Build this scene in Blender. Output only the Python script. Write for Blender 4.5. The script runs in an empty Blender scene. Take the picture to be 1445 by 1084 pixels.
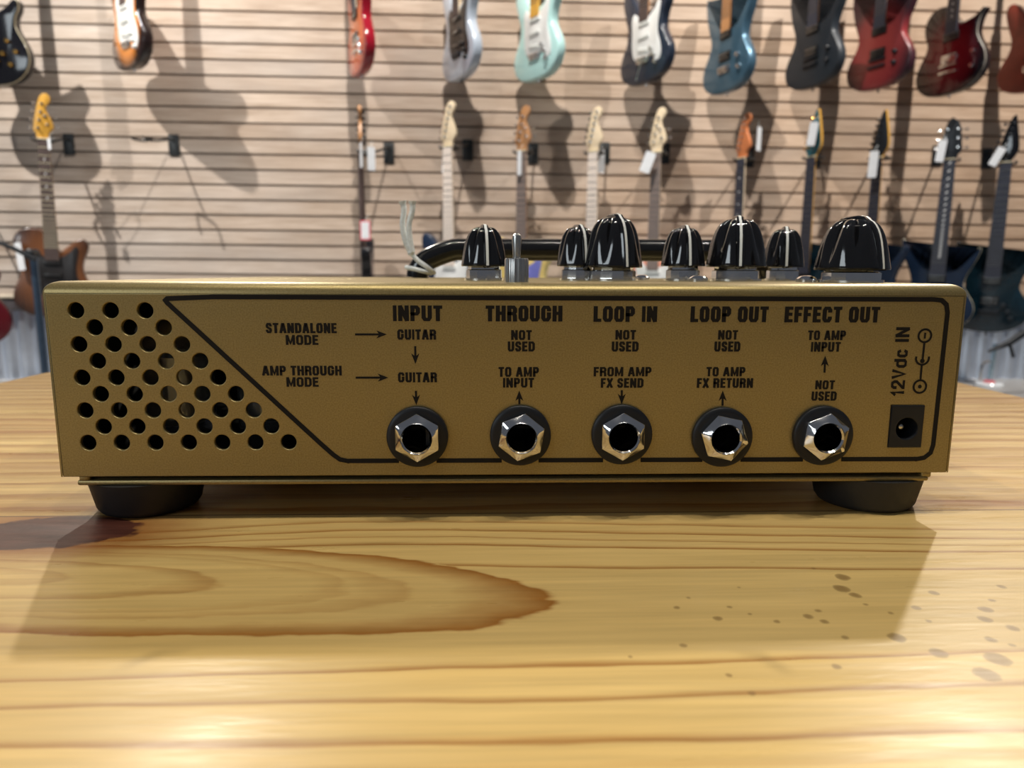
import bpy, bmesh, math, random
from mathutils import Vector, Matrix
from math import sin, cos, pi, radians, sqrt, atan2

S = bpy.context.scene
COL = S.collection
random.seed(7)

# ------------------------------------------------------------------ camera
TABLE = 0.465                 # table top height above the floor
Z0 = TABLE + 0.0122           # bottom lip of the amplifier front panel
FPX = 985.0
CAM = Vector((-0.00591, -0.17808, 0.05267 + Z0))
YAW, PITCH, ROLL = 0.03091, 0.1581, 0.00385


def cam_axes():
    cy, sy, cp, sp = cos(YAW), sin(YAW), cos(PITCH), sin(PITCH)
    f0 = Vector((sy, cy, 0)); r0 = Vector((cy, -sy, 0))
    f = f0 * cp - Vector((0, 0, 1)) * sp
    u = r0.cross(f)
    return cos(ROLL) * r0 + sin(ROLL) * u, -sin(ROLL) * r0 + cos(ROLL) * u, f


CR, CU, CF = cam_axes()
cd = bpy.data.cameras.new('camera')
cam = bpy.data.objects.new('camera', cd)
COL.objects.link(cam)
cam.matrix_world = Matrix(((CR.x, CU.x, -CF.x, CAM.x), (CR.y, CU.y, -CF.y, CAM.y),
                           (CR.z, CU.z, -CF.z, CAM.z), (0, 0, 0, 1)))
cd.sensor_width = 36
cd.lens = 36 * FPX / 1445
cd.clip_start = 0.01
cd.dof.use_dof = True
cd.dof.focus_distance = 0.182
cd.dof.aperture_fstop = 21
S.camera = cam

# ------------------------------------------------------------------ world, lights, exposure
S.view_settings.view_transform = 'Standard'
S.view_settings.look = 'None'
S.view_settings.gamma = 1
S.view_settings.exposure = 0.0
try:
    S.view_settings.use_curve_mapping = False
except Exception:
    pass
w = bpy.data.worlds.new('room_light')
S.world = w
w.use_nodes = True
bg = w.node_tree.nodes['Background']
bg.inputs[0].default_value = (0.80, 0.86, 1.0, 1)
bg.inputs[1].default_value = 0.10


def spot(name, loc, aim, power, size, blend=0.4, radius=0.04, col=(1, 0.93, 0.80)):
    d = bpy.data.lights.new(name, 'SPOT')
    d.energy = power; d.spot_size = radians(size); d.spot_blend = blend
    d.shadow_soft_size = radius; d.color = col
    o = bpy.data.objects.new(name, d)
    COL.objects.link(o)
    o.location = loc
    o.rotation_euler = (Vector(aim) - Vector(loc)).to_track_quat('-Z', 'Y').to_euler()
    return o


def area(name, loc, aim, power, sx, sy, col=(1, 1, 1)):
    d = bpy.data.lights.new(name, 'AREA')
    d.energy = power; d.shape = 'RECTANGLE'; d.size = sx; d.size_y = sy; d.color = col
    o = bpy.data.objects.new(name, d)
    COL.objects.link(o)
    o.location = loc
    o.rotation_euler = (Vector(aim) - Vector(loc)).to_track_quat('-Z', 'Y').to_euler()
    return o


# track spots over the guitar wall
for x, p in ((-2.9, 980), (-0.1, 630), (2.7, 680)):
    spot('track_spot', (x, 1.55, 3.9), (x * 0.9, 3.28, 2.15), p, 84, 0.8, 0.03, (1, 0.945, 0.87))
# track spots aimed at the table from beyond it, and others behind the photographer
spot('track_spot', (-1.1, 2.2, 2.52), (-0.02, -0.14, TABLE), 165, 15.5, 0.95, 0.03)
spot('track_spot', (1.7, 2.0, 2.42), (0.02, -0.14, TABLE), 175, 15.5, 0.95, 0.03)
for x, y in ((-0.75, -0.35), (-0.2, -0.5), (0.35, -0.45), (0.8, -0.3)):
    spot('track_spot', (x, y, 3.0), (x * 0.2, 0.0, TABLE), 46, 60, 0.5, 0.03)
# daylight from the shop front, behind and to the left of the photographer
area('shop_window_daylight', (-4.0, -3.2, 2.2), (0, 0.5, 0.8), 50, 2.2, 1.3, (0.86, 0.95, 1.0))

# ------------------------------------------------------------------ pixel helpers (photo 1445 x 1084)


def ray(px, py):
    return CF + (px - 722.5) / FPX * CR - (py - 542) / FPX * CU


def at(px, py, y):
    d = ray(px, py)
    return CAM + d * ((y - CAM.y) / d.y)


def fp(px, py):
    """point of the amplifier's front panel, in the amplifier's own x, z (z from the table)"""
    p = at(px, py, 0.0)
    return (p.x, p.z - TABLE)


# ------------------------------------------------------------------ materials
MATS = {}


def mat(name, col, rough=0.5, metal=0.0, noise=0.0, nscale=40, coat=0.0, bump=0.0, spec=0.5):
    if name in MATS:
        return MATS[name]
    m = bpy.data.materials.new(name)
    m.use_nodes = True
    nt = m.node_tree
    b = nt.nodes['Principled BSDF']
    b.inputs['Base Color'].default_value = (*col, 1)
    b.inputs['Roughness'].default_value = rough
    b.inputs['Metallic'].default_value = metal
    b.inputs['Specular IOR Level'].default_value = spec
    b.inputs['Coat Weight'].default_value = coat
    if noise or bump:
        tc = nt.nodes.new('ShaderNodeTexCoord')
        n = nt.nodes.new('ShaderNodeTexNoise')
        n.inputs['Scale'].default_value = nscale
        n.inputs['Detail'].default_value = 4
        nt.links.new(tc.outputs['Object'], n.inputs['Vector'])
        if noise:
            r = nt.nodes.new('ShaderNodeValToRGB')
            r.color_ramp.elements[0].position = 0.3
            r.color_ramp.elements[1].position = 0.7
            r.color_ramp.elements[0].color = (*[c * (1 - noise) for c in col], 1)
            r.color_ramp.elements[1].color = (*[min(1, c * (1 + noise)) for c in col], 1)
            nt.links.new(n.outputs['Fac'], r.inputs[0])
            nt.links.new(r.outputs[0], b.inputs['Base Color'])
        if bump:
            bp = nt.nodes.new('ShaderNodeBump')
            bp.inputs['Strength'].default_value = bump
            bp.inputs['Distance'].default_value = 0.0004
            nt.links.new(n.outputs['Fac'], bp.inputs['Height'])
            nt.links.new(bp.outputs[0], b.inputs['Normal'])
    MATS[name] = m
    return m


class NT:
    """small node-tree writer"""
    def __init__(self, name):
        self.m = bpy.data.materials.new(name)
        self.m.use_nodes = True
        self.t = self.m.node_tree
        self.b = self.t.nodes['Principled BSDF']
        self.tc = self.t.nodes.new('ShaderNodeTexCoord')

    def new(self, kind, **kw):
        n = self.t.nodes.new(kind)
        for k, v in kw.items():
            setattr(n, k, v)
        return n

    def put(self, sock, v):
        if isinstance(v, (int, float)):
            sock.default_value = v
        elif isinstance(v, (tuple, list)):
            sock.default_value = v
        else:
            self.t.links.new(v, sock)

    def math(self, op, a, b=0.0, c=0.0, clamp=False):
        n = self.new('ShaderNodeMath', operation=op, use_clamp=clamp)
        self.put(n.inputs[0], a); self.put(n.inputs[1], b); self.put(n.inputs[2], c)
        return n.outputs[0]

    def ramp(self, f, stops, interp='LINEAR'):
        n = self.new('ShaderNodeValToRGB')
        cr = n.color_ramp
        cr.interpolation = interp
        while len(cr.elements) < len(stops):
            cr.elements.new(0.5)
        for e, (p, c) in zip(cr.elements, stops):
            e.position = p
            e.color = (c, c, c, 1) if isinstance(c, (int, float)) else (*c, 1)
        self.put(n.inputs[0], f)
        return n.outputs[0]

    def mix(self, f, a, b, blend='MIX'):
        n = self.new('ShaderNodeMix', data_type='RGBA', blend_type=blend)
        self.put(n.inputs[0], f)
        self.put(n.inputs[6], a if not isinstance(a, tuple) else (*a, 1))
        self.put(n.inputs[7], b if not isinstance(b, tuple) else (*b, 1))
        return n.outputs[2]

    def noise(self, vec, scale, detail=3, rough=0.5, dim='3D'):
        n = self.new('ShaderNodeTexNoise')
        self.put(n.inputs['Vector'], vec)
        n.inputs['Scale'].default_value = scale
        n.inputs['Detail'].default_value = detail
        n.inputs['Roughness'].default_value = rough
        return n.outputs['Fac']

    def scaled(self, vec, s):
        n = self.new('ShaderNodeVectorMath', operation='MULTIPLY')
        self.put(n.inputs[0], vec)
        n.inputs[1].default_value = s
        return n.outputs[0]

    def xyz(self, vec):
        n = self.new('ShaderNodeSeparateXYZ')
        self.put(n.inputs[0], vec)
        return n.outputs


def pine():
    N = NT('varnished_pine')
    o = N.tc.outputs['Object']
    s = N.xyz(o)
    X = N.math('MULTIPLY', s[0], 1000.0)          # millimetres
    Y = N.math('MULTIPLY', s[1], 1000.0)
    w1 = N.noise(N.scaled(o, (14, 40, 1)), 1.0, 3)
    wob = N.math('MULTIPLY', N.math('SUBTRACT', w1, 0.5), 5.0)
    w2 = N.noise(N.scaled(o, (60, 900, 1)), 1.0, 2)
    fine = N.math('MULTIPLY', N.math('SUBTRACT', w2, 0.5), 0.9)
    Yw = N.math('ADD', N.math('ADD', Y, wob), fine)
    # the knot pushes the grain around it
    kx = N.math('DIVIDE', N.math('ADD', X, 115), 52.0)
    ky = N.math('DIVIDE', N.math('ADD', Y, 6), 22.0)
    kd = N.math('ADD', N.math('MULTIPLY', kx, kx), N.math('MULTIPLY', ky, ky))
    push = N.math('MULTIPLY', N.math('EXPONENT', N.math('MULTIPLY', kd, -1.0)), 14.0)
    Yk = N.math('ADD', Yw, push)
    # slope of the long grain lines changes down the board
    sl = N.ramp(N.math('DIVIDE', N.math('ADD', Y, 100), 100.0),
                [(0.0, .42), (0.11, .5), (0.21, .40), (0.30, .30), (0.5, .5), (0.70, .70), (0.82, .80), (0.95, .80)])
    slope = N.math('MULTIPLY', N.math('SUBTRACT', sl, 0.5), 0.2)
    line = N.math('ADD', Yk, N.math('MULTIPLY', X, slope))
    u = N.math('DIVIDE', N.math('ADD', line, 100), 105.0)

    def P(y):
        return (y + 100) / 105.0
    stops = []
    for y, wd, d in ((-94.5, 1.6, .3), (-89.2, 2.2, .95), (-79.3, 1.6, .85), (-70.6, 1.9, .85), (-30.6, 2.0, .95),
                     (-18.6, 2.2, 1.0), (-13.5, 1.2, .6), (-9.0, 2.2, .85), (-3.0, 2.4, .75)):
        stops += [(P(y - 0.25), 0.02), (P(y), d)] + ([(P(y + wd * .55), d * .35)] if wd > 1.95 else []) + [(P(y + wd), .04)]
    lines = N.ramp(u, stops)
    # cathedral figure: nested flames pointing right
    ax = N.math('SUBTRACT', N.math('MULTIPLY', X, -0.151), 46.7)
    dy = N.math('SUBTRACT', Yk, ax)
    h = N.math('MAXIMUM', N.math('ADD', N.math('MULTIPLY', X, 0.19), 24.7), 0.5)
    F = N.math('SQRT', N.math('ADD', N.math('MULTIPLY', dy, dy), N.math('MULTIPLY', h, h)))
    F = N.math('ADD', F, N.math('MULTIPLY', N.math('SUBTRACT', N.noise(N.scaled(o, (90, 200, 1)), 1.0, 3), 0.5), 2.2))
    flame = N.ramp(N.math('DIVIDE', F, 40.0),
                   [(0.0, .25), (0.10, .10), (0.16, .35), (0.175, .05), (0.26, .06), (0.312, .5), (0.322, .05), (0.41, .02),
                    (0.45, .26), (0.458, .04), (0.50, .34), (0.512, .06), (0.555, .08), (0.59, .45), (0.645, .95), (0.655, .02)])
    inside = N.math('MULTIPLY', N.math('LESS_THAN', F, 26.6), N.math('LESS_THAN', Y, -14.0))
    grain = N.math('ADD', N.math('MULTIPLY', flame, inside),
                   N.math('MULTIPLY', lines, N.math('SUBTRACT', 1.0, N.math('LESS_THAN', F, 26.2))))
    # boards beyond the seam: straight stripes
    yb = N.math('ADD', N.math('ADD', N.math('MULTIPLY', Y, 1.0), N.math('MULTIPLY', wob, 1.6)), N.math('MULTIPLY', X, .03))
    b1 = N.noise(N.scaled(o, (2.2, 95, 1)), 1.0, 4, .6)
    b2 = N.new('ShaderNodeTexWave', wave_type='BANDS', bands_direction='Y', wave_profile='SAW')
    N.put(b2.inputs['Vector'], N.scaled(o, (1, 1, 1)))
    b2.inputs['Scale'].default_value = 26
    b2.inputs['Distortion'].default_value = 3.2
    b2.inputs['Detail'].default_value = 3
    b2.inputs['Detail Scale'].default_value = .6
    back = N.math('ADD', N.ramp(b1, [(0.35, 0.0), (0.75, .75)]),
                  N.math('MULTIPLY', N.ramp(b2.outputs['Fac'], [(0.5, 0.0), (0.93, .55), (1.0, 0.0)]), .75))
    seam = 4.6
    isback = N.math('GREATER_THAN', Y, seam)
    g = N.mix(isback, grain, back)
    fib = N.ramp(N.noise(N.scaled(o, (25, 700, 1)), 1.0, 3), [(0.3, 0.86), (0.7, 1.06)])
    base = N.ramp(N.noise(N.scaled(o, (6, 30, 1)), 1.0, 3), [(0.3, (.56, .375, .130)), (0.7, (.66, .465, .180))])
    c = N.mix(g, base, (.27, .100, .014))
    c = N.mix(1.0, c, fib, 'MULTIPLY')
    # knot
    kx2 = N.math('DIVIDE', N.math('ADD', X, 116), 22.0)
    ky2 = N.math('DIVIDE', N.math('ADD', Y, 7.0), 11.5)
    k2 = N.math('ADD', N.math('MULTIPLY', kx2, kx2), N.math('MULTIPLY', ky2, ky2))
    k2 = N.math('ADD', k2, N.math('MULTIPLY', N.math('SUBTRACT', N.noise(o, 160, 3), .5), .9))
    onfront = N.math('SUBTRACT', 1.0, isback)
    halo = N.math('MULTIPLY', N.ramp(N.math('DIVIDE', k2, 5.0), [(0.0, .9), (0.2, .8), (0.55, .28), (1.0, 0.0)]), onfront)
    c = N.mix(halo, c, (.23, .075, .014))
    core = N.math('MULTIPLY', N.ramp(k2, [(0.0, 1.0), (0.85, .97), (1.12, 0.0)]), onfront)
    kc = N.ramp(N.noise(N.scaled(o, (60, 260, 1)), 1.0, 4), [(0.3, (.028, .008, .007)), (0.7, (.085, .027, .018))])
    c = N.mix(core, c, kc)
    # seam between the boards
    sd = N.math('ABSOLUTE', N.math('SUBTRACT', Y, seam))
    c = N.mix(N.math('MULTIPLY', N.math('LESS_THAN', sd, 0.45), .75), c, (.10, .038, .012))
    for ys in (112.0, 205.0):
        sd = N.math('ABSOLUTE', N.math('SUBTRACT', Y, ys))
        c = N.mix(N.math('MULTIPLY', N.math('LESS_THAN', sd, 0.6), .5), c, (.16, .065, .02))
    # resin specks and drips on the right
    spots = [(70.3, -37.7, 2.0), (67.1, -43.1, 2.1), (68.6, -46.2, 1.6), (37.3, -55.1, 1.1), (54.8, -54.7, 1.3), (57.9, -52.5, 1.0),
             (85.4, -45.5, 1.3), (91.0, -52.7, 1.7), (88.2, -56.6, 1.6), (91.0, -60.1, 1.5), (67.3, -62.9, 1.9), (71.7, -68.2, 1.9),
             (80.7, -70.2, 2.6), (75.4, -74.8, 2.4), (68.6, -50.1, .8), (77.8, -51.8, 1.2), (101.5, -42.9, 1.2), (71.5, -53.7, .8),
             (41.0, -50.6, .7), (44.0, -53.5, .7), (30.6, -50.5, .9), (57, -56.8, 1.0), (48, -56.5, .8), (66, -33.0, .7), (34, -46.5, .6),
             (84, -64.0, 1.2), (18.0, -68.0, .7), (28.0, -64.5, .8), (52, -72.0, 1.1), (35.0, -79.0, .9), (86.5, -66.0, .9), (77, -57.0, .8),
             (95, -49.0, .9), (46, -42.0, .6), (58, -62.5, .9), (98, -58, 1.4), (33, -74.0, .7)]
    acc = None
    pos = N.new('ShaderNodeCombineXYZ')
    N.put(pos.inputs[0], X); N.put(pos.inputs[1], Y)
    jit = N.math('MULTIPLY', N.math('SUBTRACT', N.noise(o, 420, 2), .5), 1.1)
    for (sx, sy, r) in spots:
        v = N.new('ShaderNodeVectorMath', operation='DISTANCE')
        N.put(v.inputs[0], pos.outputs[0]); v.inputs[1].default_value = (sx, sy, 0)
        d = N.math('SUBTRACT', r * .9, N.math('ADD', v.outputs['Value'], jit))
        acc = d if acc is None else N.math('MAXIMUM', acc, d)
    c = N.mix(N.ramp(acc, [(0.0, 0.0), (0.35, .55), (1.0, .72)]), c, (.17, .095, .03))
    N.put(N.b.inputs['Base Color'], c)
    rn = N.noise(N.scaled(o, (40, 260, 1)), 1.0, 4)
    N.put(N.b.inputs['Roughness'], N.ramp(rn, [(0.3, .27), (0.7, .42)]))
    N.b.inputs['Specular IOR Level'].default_value = .27
    bp = N.new('ShaderNodeBump')
    bp.inputs['Strength'].default_value = .25
    bp.inputs['Distance'].default_value = .0003
    N.put(bp.inputs['Height'], N.noise(N.scaled(o, (80, 420, 1)), 1.0, 4))
    N.put(N.b.inputs['Normal'], bp.outputs[0])
    return N.m


def barnwood():
    N = NT('weathered_board_print')
    o = N.tc.outputs['Object']
    s = N.xyz(o)
    row = N.math('FLOOR', N.math('DIVIDE', N.math('SUBTRACT', s[2], 1.700), 0.0701))
    off = N.new('ShaderNodeCombineXYZ')
    N.put(off.inputs[0], N.math('MULTIPLY', row, 3.37)); N.put(off.inputs[2], N.math('MULTIPLY', row, .61))
    v = N.new('ShaderNodeVectorMath', operation='ADD')
    N.put(v.inputs[0], o); N.put(v.inputs[1], off.outputs[0])
    n1 = N.noise(N.scaled(v.outputs[0], (1.3, 1, 9)), 1.0, 5, .6)
    n2 = N.noise(N.scaled(v.outputs[0], (5, 1, 90)), 1.0, 4, .6)
    n3 = N.noise(N.scaled(v.outputs[0], (.7, 1, 1.2)), 1.3, 3, .6)
    f = N.math('ADD', N.math('MULTIPLY', n1, .6), N.math('MULTIPLY', n2, .4))
    c = N.ramp(f, [(0.28, (.25, .175, .125)), (0.46, (.405, .312, .242)), (0.58, (.52, .418, .338)), (0.74, (.70, .605, .52))])
    c = N.mix(N.ramp(n3, [(0.42, 0.0), (0.7, .6)]), c, (.40, .36, .33))
    tone = N.ramp(N.math('DIVIDE', N.math('ADD', s[0], 4.2), 8.4), [(0.25, (.96, 1.0, 1.04)), (0.45, (1.0, .99, .98)), (0.75, (1.10, .98, .86))])
    c = N.mix(1.0, c, tone, 'MULTIPLY')
    N.put(N.b.inputs['Base Color'], c)
    N.b.inputs['Roughness'].default_value = .7
    N.b.inputs['Specular IOR Level'].default_value = .25
    return N.m


def burst(name, c_in, c_mid, c_out, rx=.17, rz=.21, cz=.16, rough=.18, grain=0.0):
    """sunburst lacquer: the body's own colour fades from the middle to the rim"""
    N = NT(name)
    o = N.tc.outputs['Object']
    s = N.xyz(o)
    a = N.math('DIVIDE', s[0], rx)
    b = N.math('DIVIDE', N.math('SUBTRACT', s[2], cz), rz)
    r = N.math('SQRT', N.math('ADD', N.math('MULTIPLY', a, a), N.math('MULTIPLY', b, b)))
    if grain:
        r = N.math('ADD', r, N.math('MULTIPLY', N.math('SUBTRACT', N.noise(N.scaled(o, (220, 1, 9)), 1.0, 3), .5), grain))
    N.put(N.b.inputs['Base Color'], N.ramp(r, [(0.35, c_in), (0.66, c_mid), (0.92, c_out)]))
    N.b.inputs['Roughness'].default_value = rough
    N.b.inputs['Coat Weight'].default_value = .4
    N.b.inputs['Coat Roughness'].default_value = .1
    return N.m


def gold_paint():
    N = NT('gold_metallic_paint')
    o = N.tc.outputs['Object']
    f = N.noise(o, 2600, 2)
    c = N.ramp(f, [(0.3, (.255, .195, .080)), (0.7, (.34, .268, .120))])
    N.put(N.b.inputs['Base Color'], c)
    N.b.inputs['Metallic'].default_value = .72
    N.b.inputs['Roughness'].default_value = .40
    bp = N.new('ShaderNodeBump')
    bp.inputs['Strength'].default_value = .12
    bp.inputs['Distance'].default_value = .0001
    N.put(bp.inputs['Height'], f)
    N.put(N.b.inputs['Normal'], bp.outputs[0])
    return N.m


M_GOLD = gold_paint()
M_PINE = pine()
M_BARN = barnwood()
M_INK = mat('black_print', (.006, .005, .005), .6, spec=.2)
M_RUBBER = mat('black_rubber', (.012, .012, .013), .6, noise=.15, nscale=300, bump=.2)
M_PLAST = mat('dark_grey_plastic', (.008, .009, .012), .42, noise=.1, nscale=200, spec=.3)
M_KNOB = mat('glossy_black_plastic', (.006, .006, .007), .09, noise=.1, nscale=60, coat=.5)
M_CHROME = mat('polished_nickel', (.78, .78, .78), .10, 1.0, noise=.05, nscale=300)
M_DULL = mat('dull_nickel', (.55, .55, .53), .28, 1.0, noise=.08, nscale=300)
M_WHITE = mat('white_paint_line', (.80, .82, .80), .5, noise=.03)
M_BLACKPC = mat('black_powder_coat', (.007, .007, .008), .16, noise=.1, nscale=120, coat=.3)
M_STRING = mat('white_cotton', (.86, .90, .90), .9, noise=.12, nscale=900)
M_DARKIN = mat('dark_inside', (.012, .011, .010), .7, noise=.1)
M_PAPER = mat('white_tag_paper', (.78, .80, .83), .7, noise=.04, nscale=30)
M_MAPLE = mat('pale_maple', (.78, .63, .43), .35, noise=.08, nscale=12)
M_ROAST = mat('roasted_maple', (.45, .22, .09), .4, noise=.12, nscale=12)
M_AMBER = mat('amber_maple', (.62, .33, .05), .3, noise=.1, nscale=12)
M_ROSE = mat('dark_rosewood', (.075, .05, .045), .5, noise=.25, nscale=30)
M_EBON = mat('grey_ebony', (.034, .038, .058), .5, noise=.2, nscale=30)
M_FRET = mat('fret_wire', (.22, .22, .22), .5, 1.0, noise=.05)
M_BLK = mat('gloss_black_lacquer', (.006, .006, .008), .12, noise=.1, coat=.4)
M_BLKS = mat('satin_black', (.013, .016, .021), .38, noise=.15)
M_GOLDHW = mat('gold_hardware', (.75, .45, .12), .22, 1.0, noise=.05)
M_PGW = mat('white_pickguard_plastic', (.78, .79, .78), .28, noise=.02)
M_PGB = mat('black_pickguard_plastic', (.02, .018, .018), .3, noise=.05)
M_CREAM = mat('cream_plastic', (.70, .64, .45), .3, noise=.03)

# ------------------------------------------------------------------ mesh helpers


def obj(name, bm, materials, parent=None, smooth=True, loc=None, angle=35):
    me = bpy.data.meshes.new(name)
    bmesh.ops.recalc_face_normals(bm, faces=bm.faces[:])
    if smooth:
        for f in bm.faces:
            f.smooth = True
        lim = radians(angle)
        for e in bm.edges:
            if len(e.link_faces) == 2 and e.calc_face_angle(0) > lim:
                e.smooth = False
    bm.to_mesh(me)
    bm.free()
    if not isinstance(materials, (list, tuple)):
        materials = [materials]
    for m in materials:
        me.materials.append(m)
    o = bpy.data.objects.new(name, me)
    COL.objects.link(o)
    if parent:
        o.parent = parent
    if loc is not None:
        o.location = loc
    return o


def thing(name, label, cat, loc=(0, 0, 0), rotz=0.0, group=None):
    o = bpy.data.objects.new(name, None)
    COL.objects.link(o)
    o.location = loc
    o.rotation_euler = (0, 0, rotz)
    o.empty_display_size = .02
    tag(o, label, cat, group)
    return o


def tag(o, label, cat, group=None):
    o['label'] = label
    o['category'] = cat
    if group:
        o['group'] = group
    return o


def struct(o):
    o['kind'] = 'structure'
    return o


def box(bm, x0, x1, y0, y1, z0, z1, bev=0.0, seg=2, mi=0):
    r = bmesh.ops.create_cube(bm, size=1)
    vs = r['verts']
    for v in vs:
        v.co = Vector(((x0 + x1) / 2 + v.co.x * (x1 - x0), (y0 + y1) / 2 + v.co.y * (y1 - y0), (z0 + z1) / 2 + v.co.z * (z1 - z0)))
    fs = list({f for v in vs for f in v.link_faces})
    if bev:
        es = list({e for v in vs for e in v.link_edges})
        r2 = bmesh.ops.bevel(bm, geom=vs + es, offset=bev, segments=seg, affect='EDGES', profile=.5)
        fs = [f for f in bm.faces if f in set(r2['faces']) or f in set(fs)] if False else fs
    for f in fs:
        if f.is_valid:
            f.material_index = mi
    return vs


def rings(bm, rs, closed_start=True, closed_end=True, mi=0):
    """skin a list of equal-length closed rings of points"""
    vr = [[bm.verts.new(p) for p in r] for r in rs]
    n = len(vr[0])
    for a, b in zip(vr, vr[1:]):
        for i in range(n):
            f = bm.faces.new((a[i], a[(i + 1) % n], b[(i + 1) % n], b[i]))
            f.material_index = mi
    if closed_start:
        bm.faces.new(list(reversed(vr[0]))).material_index = mi
    if closed_end:
        bm.faces.new(vr[-1]).material_index = mi
    return vr


def frame(axis):
    a = Vector(axis).normalized()
    t = Vector((0, 0, 1)) if abs(a.z) < .9 else Vector((1, 0, 0))
    u = a.cross(t).normalized()
    return a, u, a.cross(u)


def lathe(bm, c, axis, prof, n=32, close=(True, True), mi=0, rot=0.0):
    """prof = [(distance along axis, radius)]"""
    a, u, v = frame(axis)
    c = Vector(c)
    rs = [[c + a * h + (u * cos(rot + 2 * pi * i / n) + v * sin(rot + 2 * pi * i / n)) * r for i in range(n)] for h, r in prof]
    return rings(bm, rs, close[0], close[1], mi)


def tube(bm, pts, r, n=12, caps=True, mi=0):
    pts = [Vector(p) for p in pts]
    rr = r if isinstance(r, (list, tuple)) else [r] * len(pts)
    T = (pts[1] - pts[0]).normalized()
    _, u, v = frame(T)
    out = []
    for i, p in enumerate(pts):
        if i == 0:
            t = (pts[1] - pts[0]).normalized()
        elif i == len(pts) - 1:
            t = (pts[-1] - pts[-2]).normalized()
        else:
            t = ((pts[i + 1] - p).normalized() + (p - pts[i - 1]).normalized()).normalized()
        q = T.rotation_difference(t)
        u = q @ u; v = q @ v; T = t
        out.append([p + (u * cos(2 * pi * k / n) + v * sin(2 * pi * k / n)) * rr[i] for k in range(n)])
    return rings(bm, out, caps, caps, mi)


def smooth_closed(pts, k=5):
    n = len(pts)
    out = []
    for i in range(n):
        p0, p1, p2, p3 = pts[i - 1], pts[i], pts[(i + 1) % n], pts[(i + 2) % n]
        for s in range(k):
            t = s / k
            out.append(tuple(.5 * ((2 * p1[j]) + (p2[j] - p0[j]) * t + (2 * p0[j] - 5 * p1[j] + 4 * p2[j] - p3[j]) * t * t
                                   + (3 * p1[j] - p0[j] - 3 * p2[j] + p3[j]) * t ** 3) for j in (0, 1)))
    return out


def smooth_open(pts, k=6):
    pts = [Vector(p) for p in pts]
    ext = [pts[0] * 2 - pts[1]] + pts + [pts[-1] * 2 - pts[-2]]
    out = []
    for i in range(1, len(ext) - 2):
        p0, p1, p2, p3 = ext[i - 1:i + 3]
        for s in range(k):
            t = s / k
            out.append(.5 * ((2 * p1) + (p2 - p0) * t + (2 * p0 - 5 * p1 + 4 * p2 - p3) * t * t + (3 * p1 - p0 - 3 * p2 + p3) * t ** 3))
    out.append(pts[-1])
    return out


def inset(poly, d):
    n = len(poly)
    area2 = sum(poly[i][0] * poly[(i + 1) % n][1] - poly[(i + 1) % n][0] * poly[i][1] for i in range(n))
    sg = 1 if area2 > 0 else -1
    out = []
    for i in range(n):
        a, b, c = Vector(poly[i - 1]), Vector(poly[i]), Vector(poly[(i + 1) % n])
        t = (c - a)
        if t.length < 1e-9:
            out.append(tuple(b)); continue
        t.normalize()
        out.append((b.x - sg * t.y * d, b.y + sg * t.x * d))
    return out


def slab(bm, poly, y0, y1, bev=0.0, mi_face=0, mi_side=0):
    """prism of an (x, z) outline between y0 (front) and y1 (back), rims rounded by bev"""
    if bev:
        i1 = inset(poly, bev); i2 = inset(poly, bev * .3)
        seq = [(i1, y0), (i2, y0 + bev * .3), (poly, y0 + bev), (poly, y1 - bev), (i2, y1 - bev * .3), (i1, y1)]
    else:
        seq = [(poly, y0), (poly, y1)]
    vr = [[bm.verts.new((p[0], y, p[1])) for p in q] for q, y in seq]
    n = len(poly)
    for k, (a, b) in enumerate(zip(vr, vr[1:])):
        for i in range(n):
            f = bm.faces.new((a[i], a[(i + 1) % n], b[(i + 1) % n], b[i]))
            f.material_index = mi_side
    bm.faces.new(vr[0]).material_index = mi_face
    bm.faces.new(list(reversed(vr[-1]))).material_index = mi_face


def rrect(x0, x1, z0, z1, r, k=5):
    out = []
    for cx, cz, a0 in ((x1 - r, z1 - r, 0), (x0 + r, z1 - r, 90), (x0 + r, z0 + r, 180), (x1 - r, z0 + r, 270)):
        for i in range(k + 1):
            a = radians(a0 + 90 * i / k)
            out.append((cx + r * cos(a), cz + r * sin(a)))
    return out


def circle(cx, cz, r, n=28):
    return [(cx + r * cos(2 * pi * i / n), cz + r * sin(2 * pi * i / n)) for i in range(n)]


def holed_plate(bm, outline, holes, depth, bevel, to3):
    """flat plate with holes: a filled 2D curve turned into mesh; to3 maps (x, y, depth) to 3-D"""
    cu = bpy.data.curves.new('plate', 'CURVE')
    cu.dimensions = '2D'
    cu.fill_mode = 'BOTH'
    cu.extrude = depth / 2
    cu.bevel_depth = bevel
    cu.bevel_resolution = 1
    cu.offset = -bevel
    for poly in [outline] + holes:
        sp = cu.splines.new('POLY')
        sp.points.add(len(poly) - 1)
        for p, q in zip(sp.points, poly):
            p.co = (q[0], q[1], 0, 1)
        sp.use_cyclic_u = True
    o = bpy.data.objects.new('plate', cu)
    COL.objects.link(o)
    me = bpy.data.meshes.new_from_object(o.evaluated_get(bpy.context.evaluated_depsgraph_get()))
    vm = [bm.verts.new(to3(*v.co)) for v in me.vertices]
    for p in me.polygons:
        try:
            bm.faces.new([vm[i] for i in p.vertices])
        except ValueError:
            pass
    bpy.data.objects.remove(o)
    bpy.data.curves.remove(cu)
    bpy.data.meshes.remove(me)


# ------------------------------------------------------------------ the setting
WALL_Y = 3.283
TILT = 0.007


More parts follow.
